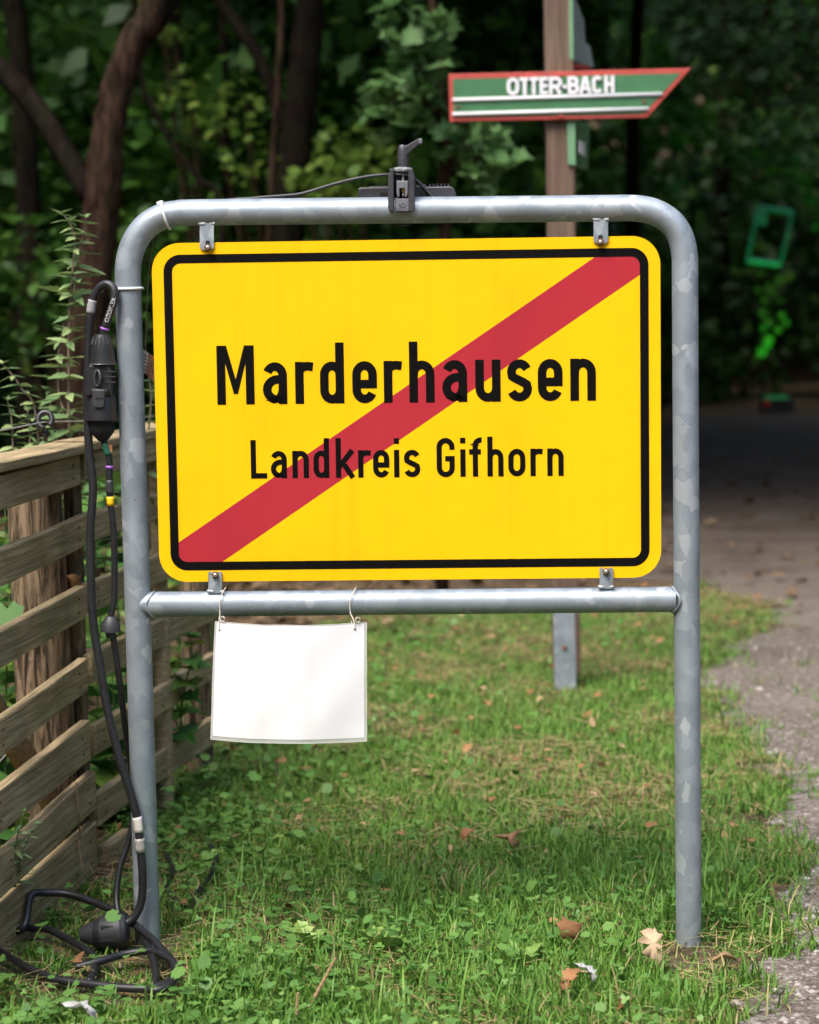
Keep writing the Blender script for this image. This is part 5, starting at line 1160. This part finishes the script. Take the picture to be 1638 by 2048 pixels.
# deep undergrowth and a mostly unseen canopy added to shade the wood, each one mass
cs, rs = [], []
while len(cs) < 520:
    y = R.uniform(13, 33); x = R.uniform(-.26, .26)*y+R.uniform(-1, 1)
    if y < 26 and x > .075*y-.1: continue
    z = R.uniform(.2, 1.28+.13*y); r = R.uniform(.4, 1.0)
    cs.append((x, y, z)); rs.append((r, r, r*.8))
tag(foliage('undergrowth', cs, rs, 190, .19, M['leaf_forest'], rn=(.38, .25)), 'dark leafy undergrowth filling the wood behind the sign', 'undergrowth', kind='stuff')
cs, rs = [], []
while len(cs) < 620:
    x = R.uniform(-30, 30); y = R.uniform(-24, 44); z = R.uniform(4.6, 10)
    dd = math.hypot(x-0, (y-2.2))
    if dd < 7.0 or (x > 2 and -9 < y < 7.5 and x < 13) or math.hypot(x+2.7, y-10.8) < 3.2: continue  # gaps shaped to let light onto the sign, fence and far bushes
    if y > 8 and abs(x) < .2*y and z < 1.3+.11*y and R.random() < .5: continue
    r = R.uniform(1.4, 2.6); cs.append((x, y, z)); rs.append((r, r, r*.55))
for k in range(60):      # extra leaf clumps added overhead to darken the path
    x, y = R.uniform(-1.0, 9), R.uniform(9.5, 19)
    if math.hypot(x+2.7, y-10.8) < 3.2: continue
    cs.append((x, y, R.uniform(4.6, 7.5))); rs.append((1.6, 1.6, .8))
for k in range(150):      # low leaf clumps added outside the picture to block low sky light
    a = rad(R.uniform(120, 420)); q = R.uniform(8, 13); x, y, z = q*math.cos(a), 2+q*math.sin(a), R.uniform(.5, 5)
    if (y > 5 and abs(x) < .24*y+2.0) or (x > 3 and -8 < y < 7.5 and z > 2.0): continue
    cs.append((x, y, z)); rs.append((1.3, 1.3, 1.1))
tag(foliage('shade_canopy', cs, rs, 85, .75, M['leaf_forest'], rn=(.45, .25), tilt=.6), 'mostly unseen leaf canopy added around the clearing to shade the wood', 'canopy', kind='stuff')
# far leafy backdrop of the wood
cs, rs = [], []
for k in range(330):
    y = R.uniform(33, 41); x = R.uniform(-.3, .3)*y; z = max(0, (y-34)*.42)+R.uniform(0, 7); cs.append((x, y, z)); rs.append((1.4, 1.2, 1.2))
tag(foliage('far_wood', cs, rs, 150, .34, M['leaf_forest'], rn=(.35, .25)), 'far dark wood closing the view behind the path', 'wood', kind='stuff')

# ---- green-lit corner far down the path
LY = 25.0
lampp = Vector((W(1532, 782, LY).x, LY-.6, .10))
fl = thing('garden_floodlight', Vector((lampp.x, lampp.y, 0)), 'small dark floodlight with red indicator at the far end of the path', 'lamp')
bevel(obj('housing', prism([lampp+Vector((-.16, 0, -.1)), lampp+Vector((.22, 0, -.1)), lampp+Vector((.22, 0, .06)), lampp+Vector((-.16, 0, .06))], Vector((0, .12, .03))), M['plastic'], fl), .01)
mg, ng, bgm = mat('red_indicator'); bgm.inputs['Emission Color'].default_value = (1, .02, .02, 1); bgm.inputs['Emission Strength'].default_value = .03; bgm.inputs['Base Color'].default_value = (.15, .01, .01, 1)
obj('indicator', lathe(lampp+Vector((-.09, -.012, .02)), lampp+Vector((-.09, .01, .02)), [(0, .03), (1, .03)], 10), mg, fl)
mg2, ng2, bg2 = mat('green_lamp_glass'); bg2.inputs['Emission Color'].default_value = (.05, 1, .15, 1); bg2.inputs['Emission Strength'].default_value = .03; bg2.inputs['Base Color'].default_value = (.02, .2, .05, 1)
obj('lamp_glass', prism([lampp+Vector((-.10, .03, .066)), lampp+Vector((.16, .03, .066)), lampp+Vector((.16, .11, .09)), lampp+Vector((-.10, .11, .09))], Vector((0, 0, .004))), mg2, fl)
ld = bpy.data.lights.new('green_beam', 'SPOT'); ld.energy = 55; ld.color = (.06, 1, .16); ld.spot_size = rad(48); ld.spot_blend = .5; ld.shadow_soft_size = .06
lo = bpy.data.objects.new('green_beam', ld); col.objects.link(lo); lo.location = lampp+Vector((.03, .05, .14))
lo.rotation_euler = (W(1540, 560, LY+.3)-lo.location).to_track_quat('-Z', 'Y').to_euler()
tf_ = thing('teal_frame', Vector((W(1540, 530, LY).x, LY, 0)), 'tilted teal rectangular frame glowing in green light far right', 'frame')
q4 = [(1516, 414), (1586, 424), (1560, 528), (1494, 520)]
for i in range(4):
    a, b = W(*q4[i], LY), W(*q4[(i+1) % 4], LY); obj('frame_bar', tube([a, b], (.022, .016, .03, .02)[i], 6), M['teal'], tf_)
obj('corner_plate', prism([W(1512, 420, LY-.02), W(1535, 424, LY-.02), W(1532, 450, LY-.02), W(1513, 446, LY-.02)], Vector((0, .02, 0))), M['teal'], tf_)
vb = thing('lit_vine', Vector((W(1535, 790, LY).x, LY, 0)), 'vine with leaves lit bright green below the teal frame', 'plant')
obj('stem', tube(spline([Vector((W(1535, 790, LY).x, LY, 0)), W(1520, 720, LY), W(1536, 640, LY), W(1545, 580, LY), W(1535, 530, LY)], 5), .015, 6), M['bark'], vb)
LM['lit'] = [leafmesh('vine_leaf', (KID, [list(range(NK))]), M['leaf_sun'], r) for r in (.1, .6)]
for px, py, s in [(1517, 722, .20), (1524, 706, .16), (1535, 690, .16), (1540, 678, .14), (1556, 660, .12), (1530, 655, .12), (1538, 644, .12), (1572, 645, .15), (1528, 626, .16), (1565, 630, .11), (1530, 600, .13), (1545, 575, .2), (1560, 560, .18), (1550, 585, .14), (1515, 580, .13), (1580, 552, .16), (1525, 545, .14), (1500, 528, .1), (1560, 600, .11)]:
    c = W(px, py, LY+R.uniform(-.05, .05)); put_leaf(vb, 'lit', c-Vector((0, 0, s*.3)), Vector((R.uniform(-.5, .5), .35, 1)), s*.72, Vector((0, -1, -.3)))
